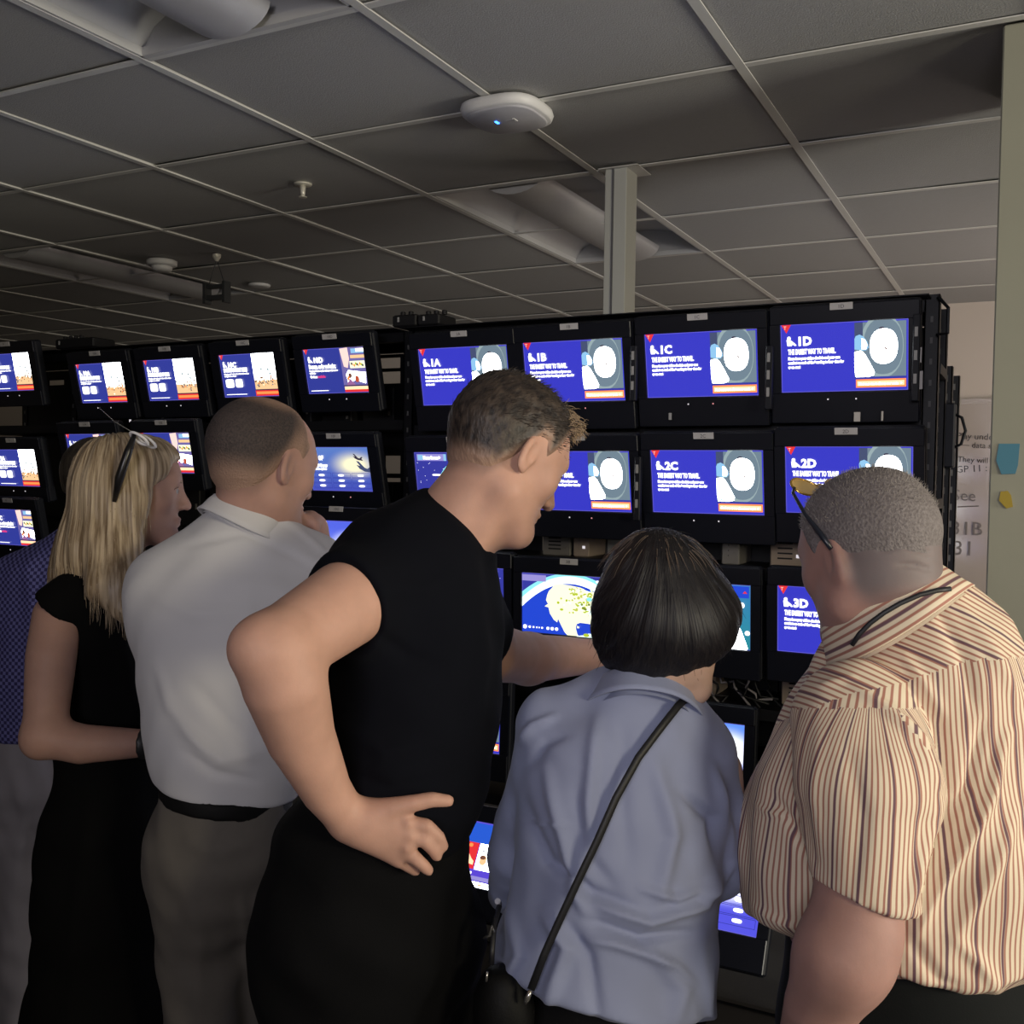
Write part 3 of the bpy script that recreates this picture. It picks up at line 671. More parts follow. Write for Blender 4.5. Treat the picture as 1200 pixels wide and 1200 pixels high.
# ticket strips and pale tabs on the uprights and bezels
def tab(x0, y0, x1, y1, mm, Y=2.478, name='paper_tab'):
    a, b_ = atY(x0, y0, Y), atY(x1, y1, Y)
    b = MB().box((min(a[0], b_[0])-RO[0], Y-.002-RO[1], b_[2]), (max(a[0], b_[0])-RO[0], Y-RO[1], a[2]), mm); return b.build(name, rack)
m_tab = mat('dim tab', (.30, .30, .31), .6); m_tab2 = mat('pale tab', (.45, .43, .42), .6)
sup = MB()
for (x0, y0, x1, y1) in ((1078, 407, 1080, 425), (1077, 435, 1081, 456)): tab(x0, y0, x1, y1, m_tab2, 2.5)
tab(1001, 483, 1008, 494, m_tab2); tab(1033, 482, 1035, 493, m_tab2); tab(784, 484, 787, 492, m_tab)
# power strips with sockets on the uprights between screens
for (x, y0, y1, lab) in ((743, 405, 470, 'narrow black power strip between screens 1B and 1C'), (902, 405, 480, 'narrow black power strip between screens 1C and 1D'), (1075, 368, 470, 'narrow black power strip at the right edge of screen 1D'), (748, 535, 610, 'narrow black power strip beside screen 2B')):
    a, b_ = atY(x, y0, 2.49), atY(x, y1, 2.49)
    t = tag(empty('power_strip', (a[0], 2.49, b_[2])), lab, 'power strip'); L = a[2]-b_[2]
    MB().box((-.008, -.006, 0), (.008, .012, L), m_case, .002).build('casing', t)
    for k in range(3): MB().box((-.004, -.0075, L*(.2+.27*k)), (.003, -.0055, L*(.2+.27*k)+.022), m_tab).build('socket', t)
# things on top of the rack
def topbox(xc, yc, w_, h_, Y, lab, knobs):
    p_ = atY(xc, yc, Y); t = tag(empty('network_switch', (p_[0], Y, CAMZ+.4375)), lab, 'device')
    MB().box((-w_/2, -.05, 0), (w_/2, .05, h_), m_dev, .004).build('casing', t)
    for k in range(knobs): MB().lathe([(.008, 0), (.008, .012), (.004, .014)], m_dev, 10, (-w_/2+.02+k*.028, -.02, h_)).build('knob', t)
    MB().box((-w_/2+.02, -.0515, h_*.4), (-w_/2+.026, -.0495, h_*.8), m_tab).build('indicator_light', t)
topbox(484, 382, .085, .035, 2.6, 'black device on top of the rack, left one of the close pair near screen 1A', 2)
topbox(512, 384, .075, .032, 2.6, 'black device on top of the rack, right one of the close pair near screen 1A', 3)
topbox(100, 412, .20, .035, 2.6, 'long black device on top of the rack above screen 10A', 4)
# handle and cable on the rear upright
a = atY(1117, 505, 2.92)
t = tag(MB().tube([a+np.array([.0, 0, .045]), a+np.array([.02, 0, .035]), a+np.array([.03, 0, .0]), a+np.array([.02, 0, -.035]), a+np.array([0, 0, -.045])], .004, m_rk, 8).build('cable', None, True), 'black cable loop hanging at the rear upright of the rack', 'cable')
a = atY(1112, 510, 2.90); MB().box((-.012, -.2, a[2]-.085), (.014, -.14, a[2]+.085), m_case, .004).build('side_box', rear).location = (a[0]-xr, 0, 0)
a = atY(1104, 362, 2.60); b = MB(); b.tube([a-RO+np.array(q) for q in ((-.01, 0, .03), (.012, .02, .005), (.012, .02, -.055), (-.01, 0, -.06))], .004, m_rk, 6); b.build('side_bracket', rack)
# cable bundles in the gap under the third row
for k in range(9):
    xx = 800+k*11+r_.uniform(-5, 5); P = []
    for q in range(7): P.append(atY(xx+q*r_.uniform(2, 8), 783+q*7+r_.uniform(-6, 6), 2.60+.03*(q % 2)))
    tag(MB().tube(P, .0035, mat('cable grey', (.16, .15, .17), .4) if k % 3 == 0 else m_rk, 6).build('cable', None, True), ('grey' if k % 3 == 0 else 'black')+' tangled cable in the gap beneath the route map screen', 'cable', 'cables under the route map screen')
for (x0, y0, x1, y1) in ((246, 428, 251, 436), (340, 432, 348, 442), (124, 480, 160, 500)):
    pass
a, b_ = atY(116, 478, 2.46), atY(158, 508, 2.46)
tag(MB().tube([a, (a+b_)/2+np.array([0, -.01, -.004]), b_], .0014, mat('pale cable', (.16, .16, .16), .5), 6).build('cable', None, True), 'thin pale cable sloping from screen 10A down to the blonde head', 'cable')

# dark sheets added to blacken the rack gaps, with cut-outs showing the pale wall
def dark_backing(x0, x1, z0, z1, holes):
    Y = 2.862; H = []
    for (a_, b_, c_, d_) in holes:
        p, q = atY(a_, b_, Y), atY(c_, d_, Y); H.append((p[0], q[0], q[2], p[2]))
    zs = sorted({z0, z1, *[h[2] for h in H], *[h[3] for h in H]}); mb = MB()
    for za, zb_ in zip(zs[:-1], zs[1:]):
        cuts = sorted((h[0], h[1]) for h in H if h[2] < zb_-1e-5 and h[3] > za+1e-5); x = x0
        for (ca, cb) in cuts+[(x1, x1)]:
            if ca-x > 1e-4: mb.box((x-RO[0], Y-RO[1], za), (ca-RO[0], Y+.0015-RO[1], zb_), m_rk)
            x = max(x, cb)
    mb.build('dark_backing', rack)
dark_backing(-3.78, -1.715, .7, CAMZ+.40, [(445, 420, 469, 431), (447, 436, 469, 449), (452, 466, 469, 476), (392, 494, 469, 506), (452, 534, 469, 555), (453, 560, 469, 585), (116, 445, 131, 449), (58, 446, 75, 451), (210, 573, 240, 580)])
dark_backing(-1.70, -.235, .7, CAMZ+.40, [(664, 491, 741, 502), (636, 620, 650, 652), (664, 622, 672, 652), (700, 620, 742, 652), (846, 622, 868, 660), (903, 624, 960, 661), (790, 783, 842, 814), (912, 788, 965, 824)])

for o in [q for q in bpy.data.objects if q.name.startswith('monitor') and q.type == 'EMPTY' and q.get('category') == 'monitor' and q.location.z < CAMZ-.5]:
    x, y, z = o.location; c_, s_ = math.cos(o.rotation_euler.x), math.sin(o.rotation_euler.x); yy, zz = y+.06*c_+.09*s_, z-.09*c_+.06*s_
    MB().tube([np.array([x, yy-.01, zz])-RO, np.array([x, 2.60, zz-.02])-RO, np.array([x, 2.655, zz-.02])-RO], .014, m_rk, 8).build('monitor_arm', rack)
    rbox('beam', (-1.70, 2.655, zz-.04), (-.235, 2.675, zz+.0))
# ============================================================ sculpting kit: signed distance fields -> one continuous mesh
f4 = np.float32
def V3(*a): return np.array(a, float)
def smin(a, b, k):
    if k <= 0: return np.minimum(a, b)
    h = np.maximum(k-np.abs(a-b), 0)/k
    return np.minimum(a, b)-h*h*k*.25
def cap(a, b, ra, rb):
    a, b = np.asarray(a, float), np.asarray(b, float); ab = b-a; L2 = max(ab@ab, 1e-9)
    def f(P):
        t = np.clip((P-a)@ab/L2, 0, 1); q = P-a-t[:, None]*ab
        return np.sqrt((q*q).sum(1))-(ra+(rb-ra)*t)
    return f
def chain(pts, rs):
    fs = [cap(pts[i], pts[i+1], rs[i], rs[i+1]) for i in range(len(pts)-1)]
    def f(P):
        d = fs[0](P)
        for g in fs[1:]: d = np.minimum(d, g(P))
        return d
    return f
def ell(c, r, Rm=None):
    c = np.asarray(c, float); r = np.asarray(r, float)
    def f(P):
        q = P-c
        if Rm is not None: q = q@Rm
        k0 = np.sqrt(((q/r)**2).sum(1)); k1 = np.sqrt(((q/(r*r))**2).sum(1))+1e-9
        return k0*(k0-1)/k1
    return f
def ecap(a, b, ra, rb, A, B):
    """elliptical capsule: ra=(width along A, depth along B) at end a, rb the same at end b"""
    a, b = np.asarray(a, float), np.asarray(b, float); ab = b-a; L2 = max(ab@ab, 1e-9)
    A = A/np.linalg.norm(A); B = B-A*(A@B); B = B/np.linalg.norm(B); C = np.cross(A, B)
    def f(P):
        t = np.clip((P-a)@ab/L2, 0, 1); q = P-a-t[:, None]*ab
        wa = ra[0]+(rb[0]-ra[0])*t; wb = ra[1]+(rb[1]-ra[1])*t; wc = np.minimum(wa, wb)
        x, y, z = (q@A)/wa, (q@B)/wb, (q@C)/wc
        k0 = np.sqrt(x*x+y*y+z*z); k1 = np.sqrt((x/wa)**2+(y/wb)**2+(z/wc)**2)+1e-9
        return k0*(k0-1)/k1
    return f
def echain(pts, rs, A, B, k=0.02):
    fs = [ecap(pts[i], pts[i+1], rs[i], rs[i+1], A, B) for i in range(len(pts)-1)]
    def f(P):
        d = fs[0](P)
        for g in fs[1:]: d = smin(d, g(P), k)
        return d
    return f
def uni(*fs, k=0.02):
    def f(P):
        d = fs[0](P)
        for g in fs[1:]: d = smin(d, g(P), k)
        return d
    return f
def sub(f, g, k=0.005): return lambda P: -smin(-f(P), g(P), k)
def inter(f, g, k=0.003): return lambda P: -smin(-f(P), -g(P), k)
def plane_(p, n):
    p, n = np.asarray(p, float), np.asarray(n, float); n = n/np.linalg.norm(n)
    return lambda P: (P-p)@n                      # negative (kept) on the side opposite to n
def local(f, C, M, s=1., bound=None):
    """f in its own frame; columns of M are the frame axes in the world"""
    def g(P):
        q = (P-C)@M/s
        if bound is None: return f(q)*s
        d = np.sqrt((q*q).sum(1)); out = (d-bound*.6)*s; near = d < bound
        if near.any(): out[near] = f(q[near])*s
        return out
    return g
def mesh_sdf(f, lo, hi, h, name, mat_, parent=None, coarse=4, extra=None):
    lo = np.asarray(lo, float)-2*h; hi = np.asarray(hi, float)+2*h; c = coarse
    n = np.ceil((hi-lo)/(h*c)).astype(int)
    ax = [lo[i]+(np.arange(n[i])*c+(c-1)/2)*h for i in range(3)]
    G = np.stack(np.meshgrid(*ax, indexing='ij'), -1).reshape(-1, 3)
    dc = np.concatenate([f(G[i:i+200000]) for i in range(0, len(G), 200000)])
    act = np.abs(dc) < h*c*1.35
    vol = np.repeat(np.repeat(np.repeat(np.where(dc < 0, -1., 1.).astype(f4).reshape(n), c, 0), c, 1), c, 2)
    idx = np.argwhere(act.reshape(n)); off = np.stack(np.meshgrid(*[np.arange(c)]*3, indexing='ij'), -1).reshape(-1, 3)
    I = (idx[:, None, :]*c+off[None]).reshape(-1, 3)
    for i in range(0, len(I), 300000):
        J = I[i:i+300000]; vol[J[:, 0], J[:, 1], J[:, 2]] = f(lo+J*h)
    N = np.array(vol.shape); vol[0] = vol[-1] = 1; vol[:, 0] = vol[:, -1] = 1; vol[:, :, 0] = vol[:, :, -1] = 1
    S = vol < 0; cells = []; pos = []; quads = []
    st = np.array([N[1]*N[2], N[2], 1])
    for a in range(3):
        sl0 = [slice(None)]*3; sl1 = [slice(None)]*3; sl0[a] = slice(0, -1); sl1[a] = slice(1, None)
        E = np.argwhere(S[tuple(sl0)] != S[tuple(sl1)])
        E2 = E.copy(); E2[:, a] += 1
        v0 = vol[E[:, 0], E[:, 1], E[:, 2]]; v1 = vol[E2[:, 0], E2[:, 1], E2[:, 2]]
        t = v0/(v0-v1); p = E.astype(float); p[:, a] += t
        b, c2 = (a+1) % 3, (a+2) % 3; q = []
        for db, dc_ in ((0, 0), (-1, 0), (-1, -1), (0, -1)):
            C = E.copy(); C[:, b] += db; C[:, c2] += dc_; cid = C@st; q.append(cid); cells.append(cid); pos.append(p)
        q = np.stack(q, 1); flip = v0 > 0; q[flip] = q[flip][:, ::-1]; quads.append(q)
    cells = np.concatenate(cells); pos = np.concatenate(pos); quads = np.concatenate(quads)
    uq, inv = np.unique(cells, return_inverse=True); cnt = np.bincount(inv)
    P = np.stack([np.bincount(inv, pos[:, k])/cnt for k in range(3)], 1)
    Q = np.searchsorted(uq, quads)
    P = lo+P*h
    # light relaxation
    for _ in range(2):
        acc = np.zeros_like(P); w_ = np.zeros(len(P))
        for k in range(4):
            i_, j_ = Q[:, k], Q[:, (k+1) % 4]
            for x, y in ((i_, j_), (j_, i_)):
                for d_ in range(3): acc[:, d_] += np.bincount(x, P[y, d_], len(P))
                w_ += np.bincount(x, minlength=len(P))
        P = P*.5+acc/np.maximum(w_, 1)[:, None]*.5
    if extra is not None: P = extra(P, Q)
    me = bpy.data.meshes.new(name); me.vertices.add(len(P)); me.vertices.foreach_set('co', P.astype(f4).ravel())
    me.loops.add(Q.size); me.loops.foreach_set('vertex_index', Q.astype(np.int32).ravel())
    me.polygons.add(len(Q)); me.polygons.foreach_set('loop_start', np.arange(0, Q.size, 4, dtype=np.int32)); 
    me.polygons.foreach_set('use_smooth', np.ones(len(Q), bool))
    me.update(calc_edges=True); me.validate()
    me.materials.append(mat_)
    return link(name, me, parent)
def normals(P, Q):
    a = P[Q[:, 2]]-P[Q[:, 0]]; b = P[Q[:, 3]]-P[Q[:, 1]]; n = np.cross(a, b); N = np.zeros_like(P)
    for k in range(4):
        for d in range(3): N[:, d] += np.bincount(Q[:, k], n[:, d], len(P))
    return N/(np.linalg.norm(N, axis=1)[:, None]+1e-12)
def seg2(p, a, b):
    a = np.array(a, float); b = np.array(b, float); ab = b-a; t = np.clip((p-a)@ab/(ab@ab+1e-9), 0, 1); q = p-a-t[:, None]*ab
    return np.sqrt((q*q).sum(1)), t
def tofield(P):
    q = P-CAM; d = q@_f; return np.stack([600+FPX*(q@_r)/d, 600-FPX*(q@_u)/d], 1)
def folds(F, noise=0., nscale=1., seed=0, gdir=None, back=False):
    """sculpt creases into cloth: F = [(polyline, width, height), ...] given where the photo shows them; real relief along the normal"""
    def ex(P, Q):
        N = normals(P, Q); uv = tofield(P); face = np.clip(-(N@_f)*1.6+.1, 0, 1); D = np.zeros(len(P))
        for pl, w_, a in F:
            best = np.full(len(P), 1e9); tt = np.zeros(len(P)); n_ = len(pl)-1
            for i in range(n_):
                d, t = seg2(uv, pl[i], pl[i+1]); m_ = d < best; best = np.where(m_, d, best); tt = np.where(m_, (i+t)/n_, tt)
            env = np.sin(np.pi*np.clip(tt*.92+.04, 0, 1))**.6
            D += a*np.exp(-(best/w_)**2)*env*face
        if noise:
            r_ = np.random.default_rng(seed)
            for k in range(7):
                w_ = r_.normal(size=3); w_ /= np.linalg.norm(w_)
                if gdir is not None: w_ = w_-gdir*(w_@gdir)*.75
                ph = r_.uniform(0, 6.28); w2 = r_.normal(size=3)*9*nscale
                D += noise/(1+k*.35)*np.sin((P@w_)*(26+13*k)*nscale+ph+1.3*np.sin(P@w2))
        return P+N*D[:, None]
    return ex
def vnoise(P, sc, seed=0):
    r_ = np.random.default_rng(seed); o = 0
    for k in range(6):
        w_ = r_.normal(size=3)*sc*(1+.5*k); w2 = r_.normal(size=3)*sc*.6; o = o+np.sin(P@w_+r_.uniform(0, 6.28)+1.5*np.sin(P@w2))/(1+.5*k)
    return o/3
# ---- skin, hair and cloth materials
def skin(name, col, red=.12, stub=(.05, .04, .035)):
    if name in MATS: return MATS[name]
    m = mat(name, col, .58, spec=.32, noise=(38, red), bump=(420, .12, .0012), sss=.12)
    nt = m.node_tree; b = nt.nodes['Principled BSDF']; src = b.inputs['Base Color'].links[0].from_socket
    at = nt.nodes.new('ShaderNodeAttribute'); at.attribute_name = 'stubble'; mx = nt.nodes.new('ShaderNodeMix'); mx.data_type = 'RGBA'; mx.inputs[7].default_value = (*stub, 1)
    nt.links.new(at.outputs['Fac'], mx.inputs[0]); nt.links.new(src, mx.inputs[6]); nt.links.new(mx.outputs[2], b.inputs['Base Color']); return m
def hair_mat(name, c0, c1, rough=.38, scale=(90, 90, 9), scalp=(.45, .28, .20)):
    m = bpy.data.materials.new(name); m.use_nodes = True; nt = m.node_tree; b = nt.nodes['Principled BSDF']; b.inputs['Roughness'].default_value = rough
    b.inputs['Specular IOR Level'].default_value = .35
    at = nt.nodes.new('ShaderNodeAttribute'); at.attribute_name = 'strand'
    n = nt.nodes.new('ShaderNodeTexNoise'); n.inputs['Scale'].default_value = 1; n.inputs['Detail'].default_value = 4
    mp = nt.nodes.new('ShaderNodeMapping'); mp.inputs['Scale'].default_value = scale
    nt.links.new(at.outputs['Vector'], mp.inputs[0]); nt.links.new(mp.outputs[0], n.inputs['Vector'])
    cr = nt.nodes.new('ShaderNodeMix'); cr.data_type = 'RGBA'; cr.inputs[6].default_value = (*c0, 1); cr.inputs[7].default_value = (*c1, 1)
    mr = nt.nodes.new('ShaderNodeMapRange'); mr.inputs[1].default_value = .35; mr.inputs[2].default_value = .65; nt.links.new(n.outputs['Fac'], mr.inputs[0])
    nt.links.new(mr.outputs[0], cr.inputs[0])
    ba = nt.nodes.new('ShaderNodeAttribute'); ba.attribute_name = 'bare'; mb = nt.nodes.new('ShaderNodeMix'); mb.data_type = 'RGBA'; mb.inputs[7].default_value = (*scalp, 1)
    nt.links.new(ba.outputs['Fac'], mb.inputs[0]); nt.links.new(cr.outputs[2], mb.inputs[6]); nt.links.new(mb.outputs[2], b.inputs['Base Color'])
    bp = nt.nodes.new('ShaderNodeBump'); bp.inputs['Strength'].default_value = .7; bp.inputs['Distance'].default_value = .004
    nt.links.new(n.outputs['Fac'], bp.inputs['Height']); nt.links.new(bp.outputs['Normal'], b.inputs['Normal'])
    return m
def set_vec(o, name, A):
    at = o.data.attributes.new(name, 'FLOAT_VECTOR', 'POINT'); at.data.foreach_set('vector', A.astype(f4).ravel())
def set_f(o, name, A):
    at = o.data.attributes.new(name, 'FLOAT', 'POINT'); at.data.foreach_set('value', A.astype(f4).ravel())
def verts(o):
    n = len(o.data.vertices); a = np.empty(n*3, f4); o.data.vertices.foreach_get('co', a); return a.reshape(-1, 3).astype(float)
def frame(fwd, up):
    """head frame: columns x (person's right), y (face forward), z (up)"""
    y = fwd/np.linalg.norm(fwd); z = up-y*(up@y); z /= np.linalg.norm(z); x = np.cross(y, z); return np.stack([x, y, z], 1)
def head(fem=False, heavy=0., ear=1.):
    j = .9 if fem else 1.; p = []
    A, B = V3(1, 0, 0), V3(0, 1, 0)
    f = uni(ell((0, -.016, .032), (.077, .098, .088)), ell((0, .022, .035), (.064, .066, .066)), ell((0, .022, -.030), (.060+heavy*.012, .066, .082)), k=.03)
    f = uni(f, cap((-.046*j-heavy*.01, .0, -.062), (-.016, .066, -.098), .020+heavy*.012, .016), cap((.046*j+heavy*.01, .0, -.062), (.016, .066, -.098), .020+heavy*.012, .016), cap((-.012, .070, -.100), (.012, .070, -.100), .015, .015), k=.03)
    f = uni(f, cap((-.036, .072, .026), (.036, .072, .026), .012, .012), ell((-.044, .054, -.016), (.02, .02, .022)), ell((.044, .054, -.016), (.02, .02, .022)), k=.02)
    f = uni(f, cap((0, .086, .014), (0, .106, -.026), .0075, .0105), k=.012)
    f = uni(f, ell((-.012, .094, -.030), (.008, .010, .007)), ell((.012, .094, -.030), (.008, .010, .007)), k=.006)
    f = sub(f, uni(ell((-.032, .096, .006), (.016, .014, .010)), ell((.032, .096, .006), (.016, .014, .010)), k=.001), .014)
    f = uni(f, ell((-.032, .074, .005), (.0125, .0125, .0115)), ell((.032, .074, .005), (.0125, .0125, .0115)), k=.003)
    f = uni(f, ell((0, .082, -.056), (.025, .014, .0065)), ell((0, .080, -.067), (.021, .014, .0075)), k=.005)
    f = sub(f, cap((-.022, .094, -.0612), (.022, .094, -.0612), .0016, .0016), .004)
    for s in (-1, 1):
        c, s_ = math.cos(R(24)), math.sin(R(24)); Rz = np.array([[c, -s*s_, 0], [s*s_, c, 0], [0, 0, 1.]])
        tl = R(-12); Rx = np.array([[1, 0, 0], [0, math.cos(tl), -math.sin(tl)], [0, math.sin(tl), math.cos(tl)]]); M = Rz@Rx
        C = np.array([s*.079, -.012, -.004])
        e = ell(C, (.0075, .0185*ear, .033*ear), M)
        e = sub(e, ell(C+M@V3(s*.006, .003, .004), (.0048, .0105*ear, .021*ear), M), .004)
        e = uni(e, ell(C+M@V3(0, .008, -.024), (.005, .007, .009), M), ell(C+M@V3(s*.002, .013, -.002), (.004, .004, .008), M), k=.005)
        f = uni(f, e, k=.006)
    return f
def person(label, loc, name='person'):
    return tag(empty(name, loc), label, 'person')
def reroot(root):
    """meshes are sculpted in world space; hang them from the person's foot point without moving them"""
    for c in list(bpy.data.objects):
        if c.parent == root and c.type == 'MESH' and not c.get('_r'):
            c.matrix_parent_inverse = Matrix.Translation(-Vector(root.location)); c['_r'] = 1
    for c in bpy.data.objects:
        if '_r' in c: del c['_r']
def bbox0(pts, r):
    P = np.array(pts); return P.min(0)-r, P.max(0)+r
def bbox(pts, r):
    q = np.array(pts)-CAM; d = q@_f; a = (q@_r)/d; b = (q@_u)/d
    P = np.array([CAM+_f*t+_r*u*t+_u*v*t for t in (d.min(), d.max()) for u in (a.min(), a.max()) for v in (b.min(), b.max())])
    return P.min(0)-r, P.max(0)+r
def shoe(x, y, ang, parent, m):
    A = V3(math.cos(ang), math.sin(ang), 0); L = V3(-A[1], A[0], 0); o = V3(x, y, 0)
    f = uni(ecap(o-A*.06+V3(0, 0, .035), o+A*.14+V3(0, 0, .03), (.038, .035), (.045, .028), L, V3(0, 0, 1)), cap(o-A*.05+V3(0, 0, .04), o-A*.045+V3(0, 0, .09), .036, .038), k=.03)
    f = inter(f, plane_((0, 0, .001), (0, 0, -1)))
    return mesh_sdf(f, o+V3(-.25, -.25, 0), o+V3(.25, .25, .14), .008, 'shoe', m, parent)
def trousers(root, hipL, hipR, kneeL, kneeR, ankL, ankR, rw, m, waist=None, h=.009, extra=None):
    parts = []
    for hip, kn, an in ((hipL, kneeL, ankL), (hipR, kneeR, ankR)):
        parts.append(chain([hip, kn, an], [rw*1.0, rw*.68, rw*.58]))
    fs = uni(*parts, k=.03)
    if waist: fs = uni(fs, *waist, k=.05)
    zc = .035
    fs = inter(fs, plane_((0, 0, zc), (0, 0, -1)))
    P = [hipL, hipR, kneeL, kneeR, ankL, ankR]; lo, hi = bbox0(P, .2); hi[2] += .18; lo[2] = 0
    return mesh_sdf(fs, lo, hi, h, 'trousers', m, root, extra=extra)

def surf(f, x, y, d0=.9, d1=2.6, off=0.):
    """depth at which the ray through photograph pixel (x, y) meets the sculpted form f"""
    d = np.linspace(d0, d1, 700); P = np.stack([px(x, y, t) for t in d]); v = f(P); i = np.argmax(v < 0)
    return (d[i] if v[i] < 0 else None)
def onsurf(f, pts, off, d0=.9, d1=2.6):
    ds = [surf(f, x, y, d0, d1) for x, y in pts]; ok = [i for i, d in enumerate(ds) if d is not None]
    di = np.interp(range(len(pts)), ok, [ds[i] for i in ok]); 
    for _ in range(3): di = np.convolve(np.pad(di, 1, 'edge'), [.25, .5, .25], 'valid')
   
    return [px(x, y, d-off) for (x, y), d in zip(pts, di)], di-off
def collar(name, c, axis, r0, r1, h, m, root, flare=.012, gap=None, seed=0, sq=1.):
    """folded shirt collar: stand inside, leaf turned over outside; c = centre of the top edge"""
    z = axis/np.linalg.norm(axis); x = np.cross(FX, z); x /= np.linalg.norm(x); y = np.cross(z, x); n = 72; b = MB(); V = []; hs = []
    r_ = np.random.default_rng(seed); ph = r_.uniform(0, 6)
    prof = [(r1-.004, -h*1.1), (r0-.002, -h*.4), (r0-.001, -.003), (r0+.002, .0012), (r0+.006, -.002), (r0+.0075+.3*(r1-r0), -h*.35), (r1+.3*flare, -h*.75), (r1+flare, -h*1.0), (r1+flare-.003, -h*1.02), (r1+.1*flare, -h*.75)]
    for i in range(n):
        a = 2*math.pi*i/n
        for r_a, zz in prof:
            w_ = 1+.012*math.sin(3*a+ph)+.008*math.sin(7*a+2*ph); V.append(c+(x*math.cos(a)+y*math.sin(a)*sq)*r_a*w_+z*(zz*(1+.1*math.sin(2*a+ph)))); hs.append(zz)
    k = len(prof); b.add(V, [[i*k+j, i*k+j+1, ((i+1) % n)*k+j+1, ((i+1) % n)*k+j] for i in range(n) for j in range(k-1)], m)
    o = b.build(name, root, True); set_f(o, 'stripe', np.array(hs)*.75); return o

def eyes(C, M, s, root, brow=None, lash=True):
    mw = mat('eye white', (.30, .27, .26), .3); mi_ = mat('iris', (.05, .045, .04), .15); ml = mat('eyelid rim', (.12, .06, .045), .6)
    for sx in (-1, 1):
        o = local(ell((sx*.032, .0775, .005), (.0118, .0118, .0105)), C, M, s); e = MB()
        def w(x, y, z): return C+M@V3(x, y, z)*s
        b = MB(); n = 14; V = []; F = []
        for i in range(7):
            for j in range(n):
                a = math.pi*i/12; t = 2*math.pi*j/n; V.append(w(sx*.032+.0112*math.sin(a)*math.cos(t), .0758+.0112*math.cos(a), .005+.0100*math.sin(a)*math.sin(t)))
        F = [[i*n+j, i*n+(j+1) % n, (i+1)*n+(j+1) % n, (i+1)*n+j] for i in range(6) for j in range(n)]
        b.add(V, [f for f in F if min(f) >= 2*n], mw); b.add(V, [f for f in F if min(f) < 2*n], mi_); b.build('eye', root, True)
        P = [w(sx*(.032+.015*math.cos(t)), .0865-.010*abs(math.cos(t))**2, .006+.0075*math.sin(t)) for t in np.linspace(0, math.pi, 9)]; MB().tube(P, .0011, ml, 5).build('eyelid', root, True)
        if brow: 
            P = [w(sx*x, y, z) for x, y, z in ((.014, .0905, .022), (.026, .0905, .0265), (.040, .081, .027), (.050, .069, .021))]; MB().tube(P, [.0022, .003, .0026, .0012], brow, 6).build('eyebrow', root, True)

def stubble(body, C, M, s, zb, fade, amt):
    """close-cropped fade of the hair on the neck skin below the hairline"""
    q = (verts(body)-C)@M/s; r_ = np.sqrt((q**2).sum(1))
    v = amt*(1-ss(zb(q)-q[:, 2], -.004, fade))*(r_ < .16)*(1-ss(q[:, 1], -.045, -.02))
    set_f(body, 'stubble', v)
# ============================================================ people
RX, UX, FX = _r, _u, _f
def sec(x, y, d, hw, hd): return px(x, y, d), (hw*d/FPX, hd)
def secs(L, k=.03, A=None, B=None):
    q = [sec(*s) for s in L]; return echain([a for a, _ in q], [b for _, b in q], RX if A is None else A, FX if B is None else B, k)
def pch(L, k=None):
    """round limb through (x, y, depth, radius m) stations"""
    P = [px(*l[:3]) for l in L]; r_ = [l[3] for l in L]
    return chain(P, r_), P
def limb(*L): return pch(L)[0]
def ss(x, a, b):
    t = np.clip((x-a)/(b-a), 0, 1); return t*t*(3-2*t)
def hair_cap(C, M, s, thick, zb, noise=.0015, nsc=160, seed=1, topcut=None):
    """short hair growing out of the scalp; thick(q) and lower hairline zb(q) in head coordinates"""
    base = uni(ell((0, -.016, .032), (.077, .098, .088)), ell((0, .022, .035), (.064, .066, .066)), ell((0, -.03, -.03), (.06, .055, .06)), k=.03)
    def f(q):
        g = ss(q[:, 2]-zb(q), -.008, .012)
        if topcut is not None: g = g*topcut(q)
        t = thick(q)*g-.005*(1-g)
        return base(q)-t-noise*g*vnoise(q, nsc, seed)
    return local(f, C, M, s, .24)
def strands(name, roots, dirs, L, r, m, parent, seg=4, curl=.3, grav=.3, seed=0):
    r_ = np.random.default_rng(seed); b = MB()
    for p, d in zip(roots, dirs):
        P = [p]; dd = d/np.linalg.norm(d); l_ = L*r_.uniform(.6, 1.2)/seg
        for k in range(seg):
            dd = dd+r_.normal(size=3)*curl*.3-V3(0, 0, grav*.25); dd /= np.linalg.norm(dd); P.append(P[-1]+dd*l_)
        b.tube(P, [r*(1-.8*i/seg) for i in range(seg+1)], m, 3, cap=False)
    o = b.build(name, parent, True); o['kind'] = 'stuff'; return o

sk_1 = skin('skin fair', (.46, .262, .195)); sk_2 = skin('skin warm', (.45, .26, .205)); sk_3 = skin('skin light', (.47, .28, .22)); sk_5 = skin('skin ruddy', (.36, .205, .175), stub=(.13, .12, .125)); sk_w = skin('skin tanned', (.36, .21, .165))
m_shoe = mat('black leather', (.015, .014, .013), .35)
Dn = V3(0, 0, -1)

